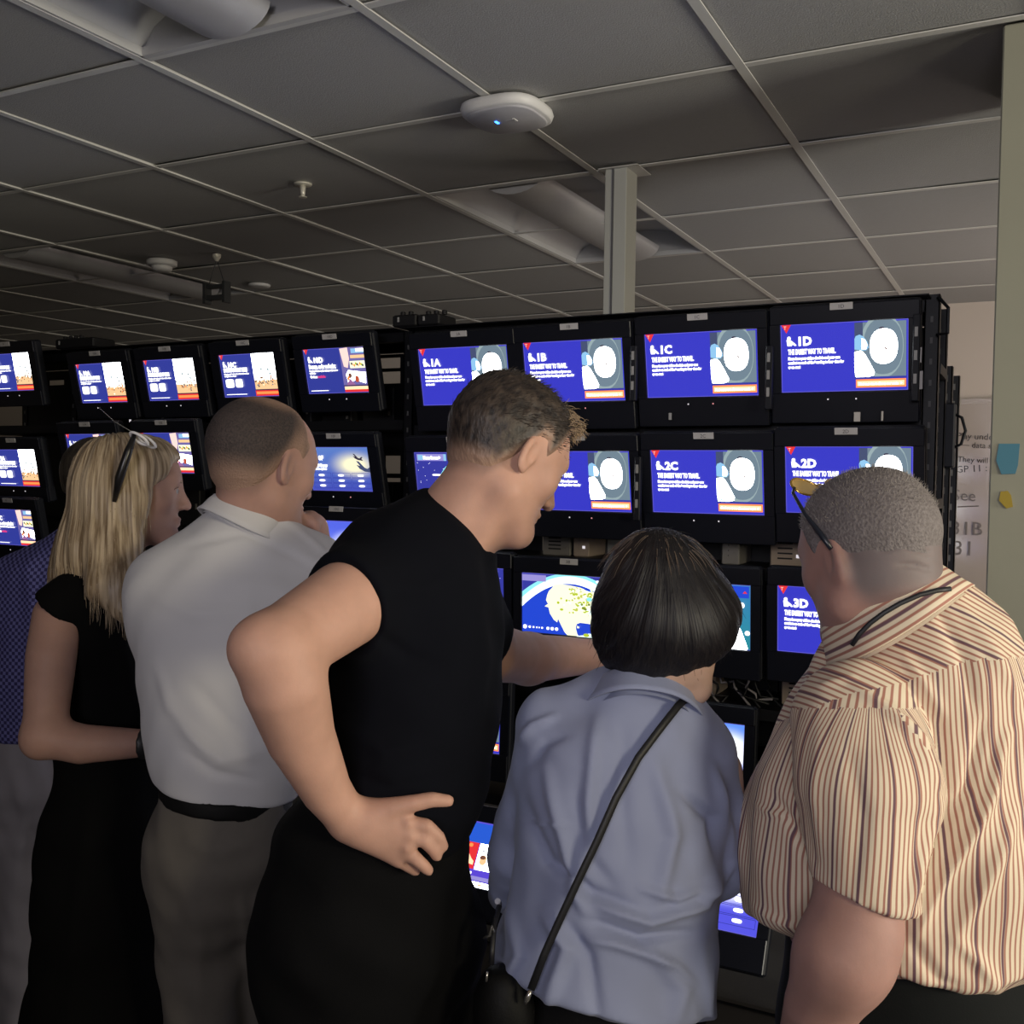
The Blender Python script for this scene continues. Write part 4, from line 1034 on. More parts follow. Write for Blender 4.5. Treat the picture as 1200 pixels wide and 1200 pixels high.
# ------------------------------------------------------------ man in the black T-shirt, leaning towards the screens
def man_black():
    root = person('man in black t-shirt leaning forward, hand on hip, one arm reaching to the screens', (0, 0, 0))
    a = px(430, 1100, 1.55); root.location = (a[0], a[1], 0)
    th, ph = R(57), R(29)
    fw = cdir(math.sin(th), -math.tan(ph), math.cos(th)); up = cdir(.14, 1, .12)
    M = frame(fw, up); C = px(594, 537, 1.54); s = .96
    H = local(head(), C, M, s, .26)
    neck = uni(cap(C+M@V3(0, -.022, -.035), px(540, 612, 1.54), .056, .060), cap(px(540, 612, 1.54), px(500, 660, 1.55), .062, .09), k=.03)
    neck = uni(neck, cap(C+M@V3(.045, -.005, -.06), px(556, 640, 1.50), .014, .014), k=.02)
    torso = secs([(505, 650, 1.56, 40, .07), (485, 740, 1.55, 70, .10), (482, 860, 1.52, 68, .10), (455, 990, 1.52, 70, .10), (440, 1060, 1.53, 85, .10)])
    arm_l = uni(limb((455, 680, 1.47, .058), (405, 708, 1.37, .059), (325, 762, 1.26, .050)), limb((322, 764, 1.25, .050), (334, 800, 1.26, .053), (352, 862, 1.30, .044), (382, 925, 1.34, .033), (409, 962, 1.365, .0265)), ell(px(298, 758, 1.235), (.03, .03, .03)), k=.018)
    # left hand resting on the hip
    d0 = 1.362
    palm = uni(limb((409, 960, 1.365, .027), (430, 965, d0, .022)), limb((425, 955, d0, .019), (476, 966, d0-.006, .0125)), limb((425, 962, d0, .02), (479, 980, d0-.008, .0125)), limb((428, 972, d0, .019), (476, 995, d0-.006, .0120)), limb((425, 978, d0, .018), (466, 1006, d0, .0115)), k=.016)
    fi = [limb((476, 965, d0-.006, .0115), (500, 968, d0-.010, .0100), (514, 981, d0-.004, .0090), (519, 992, d0+.003, .0078)),
          limb((478, 980, d0-.008, .0112), (498, 985, d0-.012, .0098), (508, 996, d0-.006, .0088), (512, 1003, d0, .0078)),
          limb((475, 996, d0-.006, .0108), (488, 1007, d0-.009, .0095), (497, 1015, d0-.005, .0086), (502, 1020, d0, .0076)),
          limb((466, 1006, d0, .0098), (478, 1015, d0+.004, .0084), (487, 1021, d0+.010, .0070))]
    thumb = limb((432, 952, d0, .018), (462, 947, d0-.008, .0150), (486, 941, d0-.012, .0115), (506, 937, d0-.010, .0105), (525, 938.5, d0-.004, .0085))
    hand = palm
    for g in fi: hand = uni(hand, g, k=.0045)
    hand = uni(hand, thumb, k=.010)
    for (x, y) in ((478, 964), (481, 979), (478, 994)): hand = uni(hand, ell(px(x, y, d0-.016), (.007, .007, .006)), k=.006)
    arm_l = uni(arm_l, hand, k=.012)
    # right arm reaching to a screen
    W = px(722, 768, 2.08)
    arm_r = uni(limb((530, 690, 1.60, .055), (574, 764, 1.70, .050), (618, 772, 1.82, .044)), limb((620, 772, 1.82, .044), (655, 770, 1.92, .040), (722, 768, 2.08, .028)), k=.02)
    hr = uni(limb((722, 768, 2.08, .027), (745, 764, 2.13, .03)), limb((745, 762, 2.13, .026), (762, 760, 2.17, .024)), k=.02)
    tip = px(786, 752, 2.27)
    for k, (dy, L, c) in enumerate(((-10, 1., 0.), (-3, .75, .5), (5, .7, .6), (12, .6, .7))):
        b0 = px(764, 760+dy*.8, 2.175); b1 = b0+(tip-b0)*.45*L; b2 = b1+(tip-b0)*.35*L*(1-c*.5)+V3(0, 0, -.03*c)
        hr = uni(hr, chain([b0, b1, b2], [.0105, .009, .0075]), k=.004)
    hr = uni(hr, limb((742, 755, 2.12, .016), (752, 742, 2.14, .012), (763, 739, 2.17, .0095)), k=.01)
    arm_r = uni(arm_r, hr, k=.012)
    F = uni(H, neck, k=.02); F = uni(F, torso, k=.03); F = uni(F, arm_l, k=.01); F = uni(F, arm_r, k=.02)
    pts = [px(260, 760, 1.2), px(260, 1060, 1.7), px(560, 1110, 1.6), px(540, 420, 1.7), px(680, 450, 1.45), tip, px(520, 1030, 1.3), px(600, 650, 1.4), px(800, 740, 2.3)]
    lo, hi = bbox(pts, .04)
    body = mesh_sdf(F, lo, hi, .0034, 'body', sk_1, root)
    # hair: faded sides, longer top with a quiff
    def zb(q):
        y = q[:, 1]; return np.interp(y, [-.12, -.05, -.028, -.004, .012, .022, .036, .050, .075, .1], [-.052, -.050, -.02, .030, .030, .004, .030, .060, .086, .090])
    def thick(q): return .0012+.0035*ss(q[:, 2], -.04, .03)+.008*ss(q[:, 2], .05, .115)+.009*ss(q[:, 1], .03, .08)*ss(q[:, 2], .07, .10)
    hm = hair_mat('brown hair', (.012, .009, .009), (.050, .036, .028), .5, (140, 60, 60))
    hf = hair_cap(C, M, s, thick, zb, .0016, 190, 3)
    lo, hi = C-.17, C+.17
    hair = mesh_sdf(hf, lo, hi, .0034, 'hair', hm, root); P = verts(hair); q = (P-C)@M/s; set_vec(hair, 'strand', q); stubble(body, C, M, s, zb, .022, .5); set_f(hair, 'bare', .75*(1-ss(q[:, 2]-zb(q), -.004, .034))); eyes(C, M, s, root, mat('brow', (.10, .07, .05), .7))
    r_ = np.random.default_rng(4); idx = r_.choice(len(P), 2600); qs = q[idx]; keep = (qs[:, 2] > .03); idx = idx[keep]; qs = qs[keep]
    n = (P[idx]-C-M@V3(0, -.02, .02)); n /= np.linalg.norm(n, axis=1)[:, None]
    n = n*.8+(M@V3(0, .9, .15))
    strands('loose_hairs', P[idx], n, .011, .0006, hm, root, 3, .5, .1, 1)
    lm = mat('lit quiff hair', (.34, .24, .15), .45)  # paler brown puts the light on the hair ends into the colour
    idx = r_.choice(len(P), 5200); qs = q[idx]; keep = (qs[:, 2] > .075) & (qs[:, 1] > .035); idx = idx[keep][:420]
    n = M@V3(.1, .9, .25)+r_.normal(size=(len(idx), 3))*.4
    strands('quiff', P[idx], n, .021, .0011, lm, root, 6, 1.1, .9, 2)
    # T-shirt
    m_tee = mat('black jersey', (.0022, .0026, .005), .95, spec=.12, noise=(30, .1), bump=(700, .15, .0008))
    T = secs([(518, 622, 1.55, 40, .075), (490, 662, 1.55, 74, .115), (487, 700, 1.54, 88, .128), (483, 760, 1.53, 95, .130), (482, 830, 1.51, 92, .128), (478, 900, 1.50, 88, .125), (466, 965, 1.50, 84, .125)], .05)
    ax = px(405, 706, 1.37)-px(455, 675, 1.47); ax /= np.linalg.norm(ax)
    slv = limb((468, 672, 1.49, .078), (398, 712, 1.36, .069)); slv = inter(slv, plane_(px(404, 706, 1.372), ax-RX*.15), .006)
    cr = uni(ell(px(450, 660, 1.52), (.07, .07, .05)), slv, k=.05)
    sr = limb((530, 690, 1.60, .066), (570, 752, 1.69, .056)); axr = px(618, 772, 1.82)-px(560, 735, 1.68)
    sr = inter(sr, plane_(px(570, 744, 1.69), axr), .005)
    col = inter(cap(px(508, 650, 1.555), px(572, 577, 1.54), .074, .066), plane_(px(531, 612, 1.54), px(572, 575, 1.54)-px(508, 645, 1.55)), .004)
    col = sub(col, cap(px(525, 620, 1.55), px(585, 560, 1.54), .0585, .057), .003)
    T = uni(T, cr, k=.05); T = uni(T, sr, k=.05); T = uni(T, col, k=.02)
    T = inter(T, plane_(px(470, 985, 1.5), -UX), .01)
    lo, hi = bbox([px(370, 650, 1.3), px(600, 1000, 1.75), px(380, 1000, 1.3), px(560, 560, 1.7), px(620, 780, 1.8)], .05)
    tee = mesh_sdf(T, lo, hi, .0045, 't_shirt', m_tee, root, extra=folds([([(560, 700), (566, 780), (556, 860)], 9, .006), ([(430, 735), (480, 770), (520, 780)], 9, -.005), ([(440, 690), (500, 690), (540, 670)], 10, .004), ([(400, 850), (450, 880), (530, 870)], 9, .004), ([(395, 900), (460, 925), (550, 905)], 8, -.004), ([(520, 600), (552, 645), (566, 700)], 9, .005)], .0016, 1., 5))
    rb = MB(); ang = np.linspace(0, 2*math.pi, 33); n_ = (px(572, 575, 1.54)-px(508, 645, 1.55)); n_ /= np.linalg.norm(n_); e1 = np.cross(n_, V3(0, 0, 1)); e1 /= np.linalg.norm(e1); e2 = np.cross(n_, e1)
    cc = px(531, 612, 1.54)
    m_blk = mat('black cloth', (.002, .002, .0025), .9, spec=.15, noise=(25, .2), bump=(400, .2, .001))
    hipc = px(436, 1060, 1.52)
    hl, hr_ = px(385, 1090, 1.50), px(492, 1090, 1.58)
    kl = V3(hl[0], hl[1], .52)+FX*.05; kr = V3(hr_[0], hr_[1], .52)+FX*.10
    al = V3(kl[0], kl[1], .10)-FX*.04; ar = V3(kr[0], kr[1], .10)+FX*.05
    wst = [secs([(464, 965, 1.5, 80, .118), (432, 1010, 1.51, 106, .130), (424, 1080, 1.52, 116, .145), (424, 1130, 1.53, 118, .14)], .04)]
    trousers(root, hl, hr_, kl, kr, al, ar, .105, m_blk, wst, extra=folds([], .003, .8, 9))
    for q in (al, ar): shoe(q[0], q[1], math.atan2(FX[1], FX[0]), root, m_shoe)
    reroot(root); return root

# ------------------------------------------------------------ balding man in the white shirt, hand at his chin
def man_white():
    a = px(270, 1100, 1.85); root = person('balding man in white shirt and khaki trousers, hand raised to his chin', (a[0], a[1], 0))
    th, ph = R(38), R(12); fw = cdir(math.sin(th), -math.tan(ph), math.cos(th)); up = cdir(.03, 1, .05)
    M = frame(fw, up); C = px(309, 548, 1.82); s = 1.0
    H = local(head(), C, M, s, .26)
    neck = cap(C+M@V3(0, -.02, -.03), px(290, 640, 1.84), .060, .062)
    torso = secs([(288, 660, 1.85, 55, .08), (280, 760, 1.84, 80, .10), (272, 900, 1.83, 60, .10), (265, 1000, 1.84, 60, .10)])
    arm_r = uni(limb((370, 690, 1.86, .055), (412, 780, 1.95, .045), (420, 800, 1.97, .042)), limb((420, 800, 1.97, .042), (385, 690, 1.97, .036), (367, 622, 1.93, .026)), k=.02)
    # right fist against the chin
    K = [(352, 612), (358, 607), (365, 606), (372, 611)]
    fist = ell(px(360, 622, 1.925), (.034, .036, .036))
    for i, (x, y) in enumerate(K):
        fist = uni(fist, chain([px(x+4, y+6, 1.945), px(x, y-1, 1.915), px(x-4, y+3, 1.888), px(x-2, y+11, 1.892)], [.012, .0118, .0105, .0095]), k=.005)
    fist = uni(fist, chain([px(356, 632, 1.90), px(346, 622, 1.88), px(343, 612, 1.875)], [.014, .0115, .0095]), k=.008)
    arm_r = uni(arm_r, fist, k=.015)
    arm_l = limb((195, 700, 1.84, .055), (205, 800, 1.95, .046), (215, 850, 1.98, .042)); fl = limb((215, 850, 1.98, .042), (270, 830, 2.06, .034), (320, 800, 2.10, .026))
    F = uni(H, neck, k=.02); F = uni(F, torso, k=.03); F = uni(F, arm_r, arm_l, fl, k=.02)
    hd = uni(limb((320, 800, 2.10, .026), (338, 790, 2.11, .028)), k=.01)
    for k in range(4): hd = uni(hd, limb((338, 782+k*6, 2.11, .011), (352, 778+k*6, 2.12, .010), (358, 784+k*6, 2.10, .008)), k=.004)
    hd = uni(hd, limb((328, 782, 2.10, .014), (338, 770, 2.09, .010), (345, 768, 2.08, .008)), k=.008)
    F = uni(F, hd, k=.012)
    lo, hi = bbox([px(160, 650, 1.7), px(160, 1010, 2.1), px(430, 1010, 1.75), px(240, 450, 2.0), px(380, 450, 1.7), px(440, 800, 2.15)], .04)
    body = mesh_sdf(F, lo, hi, .0040, 'body', sk_2, root)
    def zb(q): return np.interp(q[:, 1], [-.12, -.05, -.028, -.004, .012, .024, .045, .06], [-.045, -.045, -.02, .028, .028, .012, .050, .075])
    def thick(q): return .0010+.0022*ss(q[:, 2], -.03, .03)
    tc = lambda q: 1-.95*ss(q[:, 2], .088, .112)*ss(-((q[:, 1]+.03)**2+q[:, 0]**2), -.0055, -.001)-.0
    hm = hair_mat('cropped brown hair', (.040, .032, .032), (.080, .060, .055), .7, (300, 300, 300))
    tcut = lambda q: 1-ss(q[:, 1], .02, .045)*.98*ss(q[:, 2], .04, .06)
    hair = mesh_sdf(hair_cap(C, M, s, thick, zb, .0004, 300, 5, tcut), C-.17, C+.17, .0040, 'hair', hm, root); q = (verts(hair)-C)@M/s; set_vec(hair, 'strand', q); stubble(body, C, M, s, zb, .035, .45)
    set_f(hair, 'bare', np.clip(.75*(1-ss(q[:, 2]-zb(q), -.004, .055))+.6*ss(q[:, 1], -.01, .035)*ss(q[:, 2], .03, .06)+.75*ss(-((q[:, 1]+.02)**2+q[:, 0]**2), -.0045, -.0010)*ss(q[:, 2], .07, .10), 0, 1)); eyes(C, M, s, root, mat('brow', (.10, .07, .05), .7))
    # shirt
    m_sh = mat('white cotton', (.58, .57, .58), .85, bump=(900, .12, .0006), sheen=.1)
    T = secs([(292, 636, 1.84, 52, .080), (284, 672, 1.84, 100, .105), (280, 730, 1.83, 112, .118), (274, 800, 1.82, 102, .120), (270, 870, 1.81, 88, .120), (266, 925, 1.80, 78, .120)], .05)
    aL = limb((190, 690, 1.84, .068), (203, 790, 1.94, .058), (212, 840, 1.97, .054))
    aR = limb((372, 672, 1.85, .066), (412, 770, 1.94, .056), (424, 800, 1.965, .054)); aR2 = inter(limb((424, 800, 1.965, .052), (382, 690, 1.96, .042), (370, 650, 1.95, .038)), plane_(px(376, 655, 1.95), px(367, 622, 1.93)-px(395, 720, 1.96)), .004)
    T = uni(T, aL, aR, aR2, k=.05); T = inter(T, plane_(px(266, 926, 1.8), -UX-RX*.14), .012)
    collar('collar', px(296, 598, 1.83), RX*.36+UX*.9+FX*.22, .066, .080, .040, m_sh, root, .008)
    F_ = [([(246, 600), (300, 590), (350, 622), (392, 655)], 4, .004), ([(215, 640), (285, 625), (360, 660)], 5, -.004), ([(180, 700), (230, 720), (300, 716)], 9, .004), ([(205, 850), (260, 890), (310, 880)], 9, .007), ([(212, 880), (250, 905), (300, 915)], 6, -.006), ([(225, 800), (270, 850), (300, 870)], 10, -.005), ([(185, 780), (200, 830), (240, 880)], 7, .005), ([(350, 650), (385, 665), (400, 700)], 6, .004), ([(290, 690), (300, 780), (296, 850)], 12, .003)]
    lo, hi = bbox([px(160, 600, 1.65), px(160, 960, 2.05), px(450, 960, 1.7), px(240, 570, 2.0), px(450, 640, 2.05)], .03)
    mesh_sdf(T, lo, hi, .0048, 'shirt', m_sh, root, extra=folds(F_, .0016, 1., 11))
    m_belt = mat('belt leather', (.004, .004, .004), .7, spec=.2)
    bt = secs([(266, 930, 1.80, 76, .122), (266, 932, 1.80, 76, .122)]); bt = inter(bt, inter(plane_(px(266, 918, 1.8), UX+RX*.14), plane_(px(266, 938, 1.8), -UX-RX*.14)), .001)
    mesh_sdf(bt, *bbox([px(180, 900, 1.65), px(350, 960, 1.95)], .06), .005, 'belt', m_belt, root)
    m_kh = mat('khaki cotton', (.115, .102, .088), .9, noise=(60, .08), bump=(600, .2, .0008))
    hl, hr_ = px(232, 1010, 1.80), px(300, 1010, 1.86)
    kl = V3(hl[0], hl[1], .50)+FX*.04; kr = V3(hr_[0], hr_[1], .50)+FX*.09; al = V3(kl[0], kl[1], .1)-FX*.03; ar = V3(kr[0], kr[1], .1)+FX*.02
    trousers(root, hl, hr_, kl, kr, al, ar, .088, m_kh, [secs([(266, 935, 1.8, 72, .114), (263, 980, 1.81, 76, .125), (262, 1020, 1.82, 74, .125)], .04)], extra=folds([([(220, 990), (260, 1000), (300, 985)], 8, .005), ([(285, 1050), (292, 1110), (300, 1190)], 5, .006), ([(215, 1040), (235, 1100), (232, 1190)], 9, .005)], .003, .9, 12))
    for q in (al, ar): shoe(q[0], q[1], math.atan2(FX[1], FX[0]), root, m_shoe)
    reroot(root); return root
# ------------------------------------------------------------ blonde woman in the black dress
def woman_blonde():
    a = px(120, 1100, 2.1); root = person('blonde woman in black sleeveless dress with glasses pushed up on her head', (a[0], a[1], 0))
    D0 = 2.06; th, ph = R(71), R(2); fw = cdir(math.sin(th), -math.tan(ph), math.cos(th)); up = cdir(-.06, 1, 0)
    M = frame(fw, up); C = px(160, 577, D0); s = .93
    H = local(head(True), C, M, s, .26)
    neck = cap(C+M@V3(0, -.02, -.03), px(128, 690, D0), .048, .05)
    torso = secs([(122, 715, D0, 45, .10), (128, 800, D0, 42, .09), (125, 900, D0, 45, .09), (125, 1000, D0, 55, .09)])
    arm = uni(limb((68, 722, 1.94, .046), (60, 770, 1.90, .045), (52, 862, 1.86, .037)), limb((52, 862, 1.86, .037), (95, 872, 1.86, .036), (165, 871, 1.885, .026), (185, 870, 1.90, .024)), ell(px(44, 868, 1.855), (.024, .024, .028)), k=.02)
    hand = uni(limb((188, 870, 1.905, .024), (198, 868, 1.95, .026)), k=.01)
    for k in range(4): hand = uni(hand, limb((198, 860+k*6, 1.955, .010), (206, 858+k*6, 1.99, .0085), (210, 862+k*5, 2.015, .007)), k=.004)
    hand = uni(hand, limb((192, 860, 1.93, .013), (200, 851, 1.96, .010), (204, 849, 1.98, .0075)), k=.008)
    arm = uni(arm, hand, k=.01)
    armf = uni(limb((150, 740, 2.17, .045), (152, 860, 2.20, .036)), limb((152, 860, 2.20, .036), (170, 885, 2.22, .026), (190, 880, 2.22, .026)), k=.02)
    F = uni(H, neck, k=.02); F = uni(F, torso, k=.03); F = uni(F, arm, armf, k=.02)
    lo, hi = bbox([px(15, 700, 1.8), px(250, 1010, 2.3), px(20, 1010, 1.8), px(80, 490, 2.2), px(240, 490, 1.95)], .03)
    mesh_sdf(F, lo, hi, .0040, 'body', sk_w, root)
    m_dr = mat('black crepe', (.0018, .0018, .002), .9, spec=.12, bump=(500, .15, .001))
    T = secs([(122, 690, D0, 34, .10), (120, 712, D0, 50, .125), (128, 760, D0, 48, .13), (134, 830, D0, 52, .125), (136, 890, D0, 56, .125), (134, 960, D0, 72, .145), (132, 1040, D0, 80, .15), (126, 1200, D0, 92, .16), (126, 1330, D0, 96, .17)], .05)
    T = inter(T, plane_((0, 0, .42), Dn)); cp = inter(limb((84, 702, 1.96, .050), (66, 716, 1.935, .053)), plane_(px(66, 716, 1.93), -UX*.8-RX*.6), .004); T = uni(T, cp, k=.02)
    lo, hi = bbox([px(20, 670, 1.85), px(240, 900, 2.3), px(20, 900, 1.85)], .04); lo[2] = .38
    mesh_sdf(T, lo, hi, .0075, 'dress', m_dr, root, extra=folds([([(140, 700), (150, 780), (160, 850)], 8, .006), ([(110, 900), (90, 1050), (80, 1190)], 10, .006)], .003, .8, 21))
    for q, o_ in ((px(105, 1250, 2.02), 0), (px(150, 1250, 2.14), 1)):
        f = chain([V3(q[0], q[1], .6), V3(q[0], q[1], .40), V3(q[0], q[1], .12), V3(q[0], q[1], .07)], [.06, .055, .034, .034])
        mesh_sdf(f, V3(q[0]-.1, q[1]-.1, .02), V3(q[0]+.1, q[1]+.1, .7), .008, 'leg', sk_3, root); shoe(q[0], q[1], math.atan2(RX[1], RX[0]), root, m_shoe)
    # hair: smooth crown and long locks
    hb = local(uni(ell((0, -.030, .036), (.090, .104, .092)), ell((0, .026, .050), (.083, .072, .070)), ell((.045, -.045, -.04), (.050, .07, .10)), ell((-.045, -.045, -.04), (.05, .07, .10)), k=.03), C, M, s, .30)
    hb = inter(hb, local(lambda q: .76*q[:, 1]-.64*q[:, 2]-.018-.004*np.sin(q[:, 2]*60), C, M, s), .006)
    lk = uni(secs([(125, 580, D0-.03, 40, .075), (115, 640, D0-.03, 36, .08), (100, 680, D0-.03, 30, .07)]), secs([(150, 585, D0-.07, 26, .03), (138, 640, D0-.085, 26, .032), (140, 680, D0-.12, 22, .028), (150, 722, D0-.14, 9, .012)]), secs([(105, 630, D0-.05, 28, .05), (92, 660, D0-.06, 24, .04), (72, 675, D0-.06, 10, .02)]),
             secs([(120, 640, D0-.09, 24, .028), (128, 690, D0-.13, 22, .024), (143, 716, D0-.15, 8, .012)]), k=.035)
    hf = uni(hb, lk, k=.03)
    ctr = px(132, 560, D0+.02)
    def az(P):
        q = P-ctr; return np.arctan2(q@RX, -(q@FX)), q
    def g(P):
        a_, q = az(P); return hf(P)-.0022*np.sin(a_*22+1.5*np.sin((P@UX)*20))-.0012*np.sin(a_*61+2*np.sin((P@UX)*13))
    hm = hair_mat('blonde hair', (.17, .115, .065), (.52, .41, .28), .42, (150, 60, 5))
    lo, hi = bbox([px(65, 490, 1.85), px(225, 740, 2.25), px(65, 740, 1.85), px(225, 490, 2.25)], .02)
    hair = mesh_sdf(g, lo, hi, .0040, 'hair', hm, root); P = verts(hair); a_, q = az(P); set_vec(hair, 'strand', np.stack([a_*.16, np.linalg.norm(q[:, :2], axis=1)*.5, P@UX], 1)); eyes(C, M, s, root, mat('fair brow', (.25, .17, .10), .7))
    r_ = np.random.default_rng(6); idx = r_.choice(len(P), 1500); uv = tofield(P[idx]); idx = idx[(uv[:, 1] > 590)]
    strands('loose_hairs', P[idx]+0., np.tile(-UX*1.0, (len(idx), 1))+r_.normal(size=(len(idx), 3))*.06, .04, .0008, hm, root, 5, .12, .3, 3)
    wt = inter(limb((163, 871, 1.885, .030), (192, 870, 1.905, .029)), plane_(px(165, 872, 1.885), -RX), .002); wt = inter(wt, plane_(px(186, 872, 1.9), RX), .002)
    reroot(root)
    w_ = mesh_sdf(wt, *bbox([px(150, 850, 1.85), px(200, 900, 1.95)], .03), .004, 'wristwatch', mat('black rubber', (.012, .012, .013), .5)); tag(w_, 'black wristwatch on the blonde woman\'s wrist', 'watch')
    # glasses resting on the hair
    t = tag(empty('eyeglasses', px(165, 513, 2.0)), 'eyeglasses with rims painted white for screen reflections, pushed up into the blonde hair', 'glasses'); O = px(165, 513, 2.0)
    m_rim = mat('painted rim shine', (.85, .83, .85), .2); b = MB()  # white rim colour stands in for reflections of the screens
    for k, (x, y) in enumerate(((163, 514), (172, 519))):
        P = []
        for q in range(17):
            a_ = 2*math.pi*q/16; P.append(px(x+12*math.cos(a_)*.85-2*math.sin(a_), y+9*math.cos(a_)*.75+3.2*math.sin(a_)-2*k, 1.955+.02*k+.01*math.sin(a_))-O)
        b.tube(P, .0030, m_rim, 6, cap=False)
    b.build('rim', t, True)
    MB().tube([px(158, 508, 1.955)-O, px(150, 530, 1.94)-O, px(140, 560, 1.945)-O, px(134, 588, 1.95)-O], [.004, .008, .009, .004], mat('dark tortoise', (.010, .009, .010), .3), 8).build('temple', t, True)
    return root

# ------------------------------------------------------------ woman with the dark bob and blue shirt
def woman_bob():
    a = px(715, 1120, 1.55); root = person('woman with dark bobbed hair and light blue shirt seen from behind', (a[0], a[1], 0))
    th, ph = R(28), R(30); fw = cdir(math.sin(th), -math.tan(ph), math.cos(th)); up = cdir(-.18, 1, .3)
    M = frame(fw, up); C = px(782, 722, 1.49); s = .94
    H = local(head(True), C, M, s, .26)
    neck = cap(C+M@V3(0, -.02, -.03), px(747, 835, 1.50), .048, .055)
    torso = secs([(740, 860, 1.52, 60, .08), (730, 960, 1.53, 85, .10), (716, 1080, 1.53, 85, .10), (710, 1160, 1.54, 90, .11)])
    al = uni(limb((640, 880, 1.53, .040), (608, 990, 1.58, .034), (598, 1034, 1.63, .030)), limb((598, 1034, 1.63, .030), (592, 1046, 1.72, .028), (600, 1050, 1.80, .024)), k=.02)
    ar = uni(limb((835, 905, 1.53, .045), (845, 990, 1.55, .040)), limb((845, 1005, 1.56, .038), (835, 1010, 1.72, .028), (830, 1008, 1.80, .024)), k=.02)
    hs = None
    for (x, y) in ((602, 1048), (828, 1006)):
        h_ = limb((x, y, 1.80, .024), (x, y-3, 1.86, .026))
        for k in range(4): h_ = uni(h_, limb((x-8+5*k, y-6, 1.88, .010), (x-9+6*k, y-10, 1.92, .0085), (x-9+6*k, y-6, 1.955, .007)), k=.004)
        h_ = uni(h_, limb((x+4, y-8, 1.83, .013), (x+10, y-14, 1.87, .010), (x+11, y-14, 1.895, .008)), k=.008)
        hs = h_ if hs is None else uni(hs, h_, k=.001)
    F = uni(H, neck, k=.02); F = uni(F, torso, k=.03); F = uni(F, al, ar, k=.02); F = uni(F, hs, k=.01)
    lo, hi = bbox([px(560, 860, 1.4), px(880, 1170, 1.98), px(560, 1170, 1.4), px(700, 600, 1.7), px(880, 620, 1.4), px(560, 1000, 2.0)], .03)
    mesh_sdf(F, lo, hi, .0042, 'body', skin('skin pale', (.50, .33, .26)), root)
    # shirt
    m_bl = mat('blue cotton shirt', (.255, .285, .43), .8, bump=(900, .12, .0006), sheen=.1)
    T = secs([(748, 838, 1.50, 58, .080), (735, 880, 1.51, 104, .105), (730, 930, 1.51, 110, .122), (724, 1000, 1.50, 103, .126), (716, 1060, 1.50, 103, .130), (710, 1120, 1.50, 112, .145), (706, 1180, 1.50, 118, .155), (702, 1230, 1.50, 124, .16)], .06)
    sl = uni(limb((650, 862, 1.51, .058), (626, 935, 1.55, .048), (606, 1000, 1.58, .043)), limb((606, 1000, 1.58, .043), (598, 1034, 1.63, .038), (598, 1052, 1.72, .034)), k=.02)
    sr = uni(limb((816, 885, 1.51, .060), (832, 945, 1.52, .050), (836, 1012, 1.52, .046)), limb((836, 1014, 1.53, .046), (834, 1014, 1.62, .042), (834, 1010, 1.72, .034)), k=.02)
    T = uni(T, limb((706, 818, 1.50, .034), (648, 842, 1.51, .048)), limb((786, 842, 1.50, .034), (820, 872, 1.51, .050)), k=.03); T = uni(T, sl, k=.012); T = uni(T, sr, k=.014)
    collar('collar', px(755, 798, 1.49), RX*.12+UX*.86+FX*.42, .058, .076, .042, m_bl, root, .010, seed=2)
    # curved hem
    def hem(P):
        uv = tofield(P); return (uv[:, 1]-np.interp(uv[:, 0], [570, 590, 625, 690, 760, 830], [1128, 1140, 1164, 1192, 1208, 1196]))/900.
    T0 = T; T = inter(T0, hem, .004)
    F_ = [([(640, 900), (660, 985), (672, 1040), (690, 1075)], 8, .010), ([(676, 930), (690, 1010), (720, 1040)], 9, -.006), ([(700, 1060), (760, 1080), (820, 1060), (838, 1020)], 7, .012), ([(690, 1078), (750, 1100), (815, 1092)], 6, -.010), ([(690, 1100), (720, 1105), (790, 1130), (812, 1150)], 6, .008), ([(612, 940), (640, 1010), (690, 1045), (740, 1062)], 8, -.009), ([(640, 1070), (665, 1110), (640, 1180)], 9, .011), ([(662, 1080), (690, 1120), (700, 1190)], 8, -.007), ([(800, 930), (838, 960), (840, 1000)], 7, -.010), ([(770, 900), (790, 980), (770, 1060)], 10, .009), ([(820, 1040), (790, 1052), (750, 1040)], 5, .008), ([(605, 958), (630, 966), (668, 967)], 2.5, .004), ([(700, 845), (690, 940), (686, 1020)], 8, .008), ([(730, 850), (728, 930), (736, 1010)], 10, -.004), ([(606, 870), (625, 850), (650, 838)], 5, .006), ([(620, 900), (640, 870), (665, 862)], 6, -.004), ([(838, 900), (848, 940), (856, 1000)], 6, .008), ([(596, 1060), (612, 1120), (596, 1150)], 7, .007), ([(760, 1110), (800, 1160), (790, 1200)], 9, .007), ([(860, 1010), (835, 1040), (815, 1050)], 5, .006)]
    F_ = [(a_, b_, c_*1.35) for a_, b_, c_ in F_]
    lo, hi = bbox([px(555, 840, 1.3), px(890, 1240, 1.8), px(555, 1240, 1.3), px(700, 770, 1.7), px(890, 800, 1.75)], .03)
    mesh_sdf(T, lo, hi, .0045, 'shirt', m_bl, root, extra=folds(F_, .0022, 1.1, 31))
    MB().tube([px(585, 1060, 1.50), px(583, 1056, 1.49)], .0045, mat('shirt button', (.6, .6, .65), .3), 10).build('button', root)
    m_bk = mat('black trousers', (.003, .003, .004), .85, spec=.2, bump=(400, .2, .001))
    hl, hr_ = px(655, 1215, 1.54), px(755, 1215, 1.54)
    kl = V3(hl[0], hl[1], .45)+FX*.03; kr = V3(hr_[0], hr_[1], .45)+FX*.03; al_ = V3(kl[0], kl[1], .1)-FX*.02; ar_ = V3(kr[0], kr[1], .1)-FX*.02
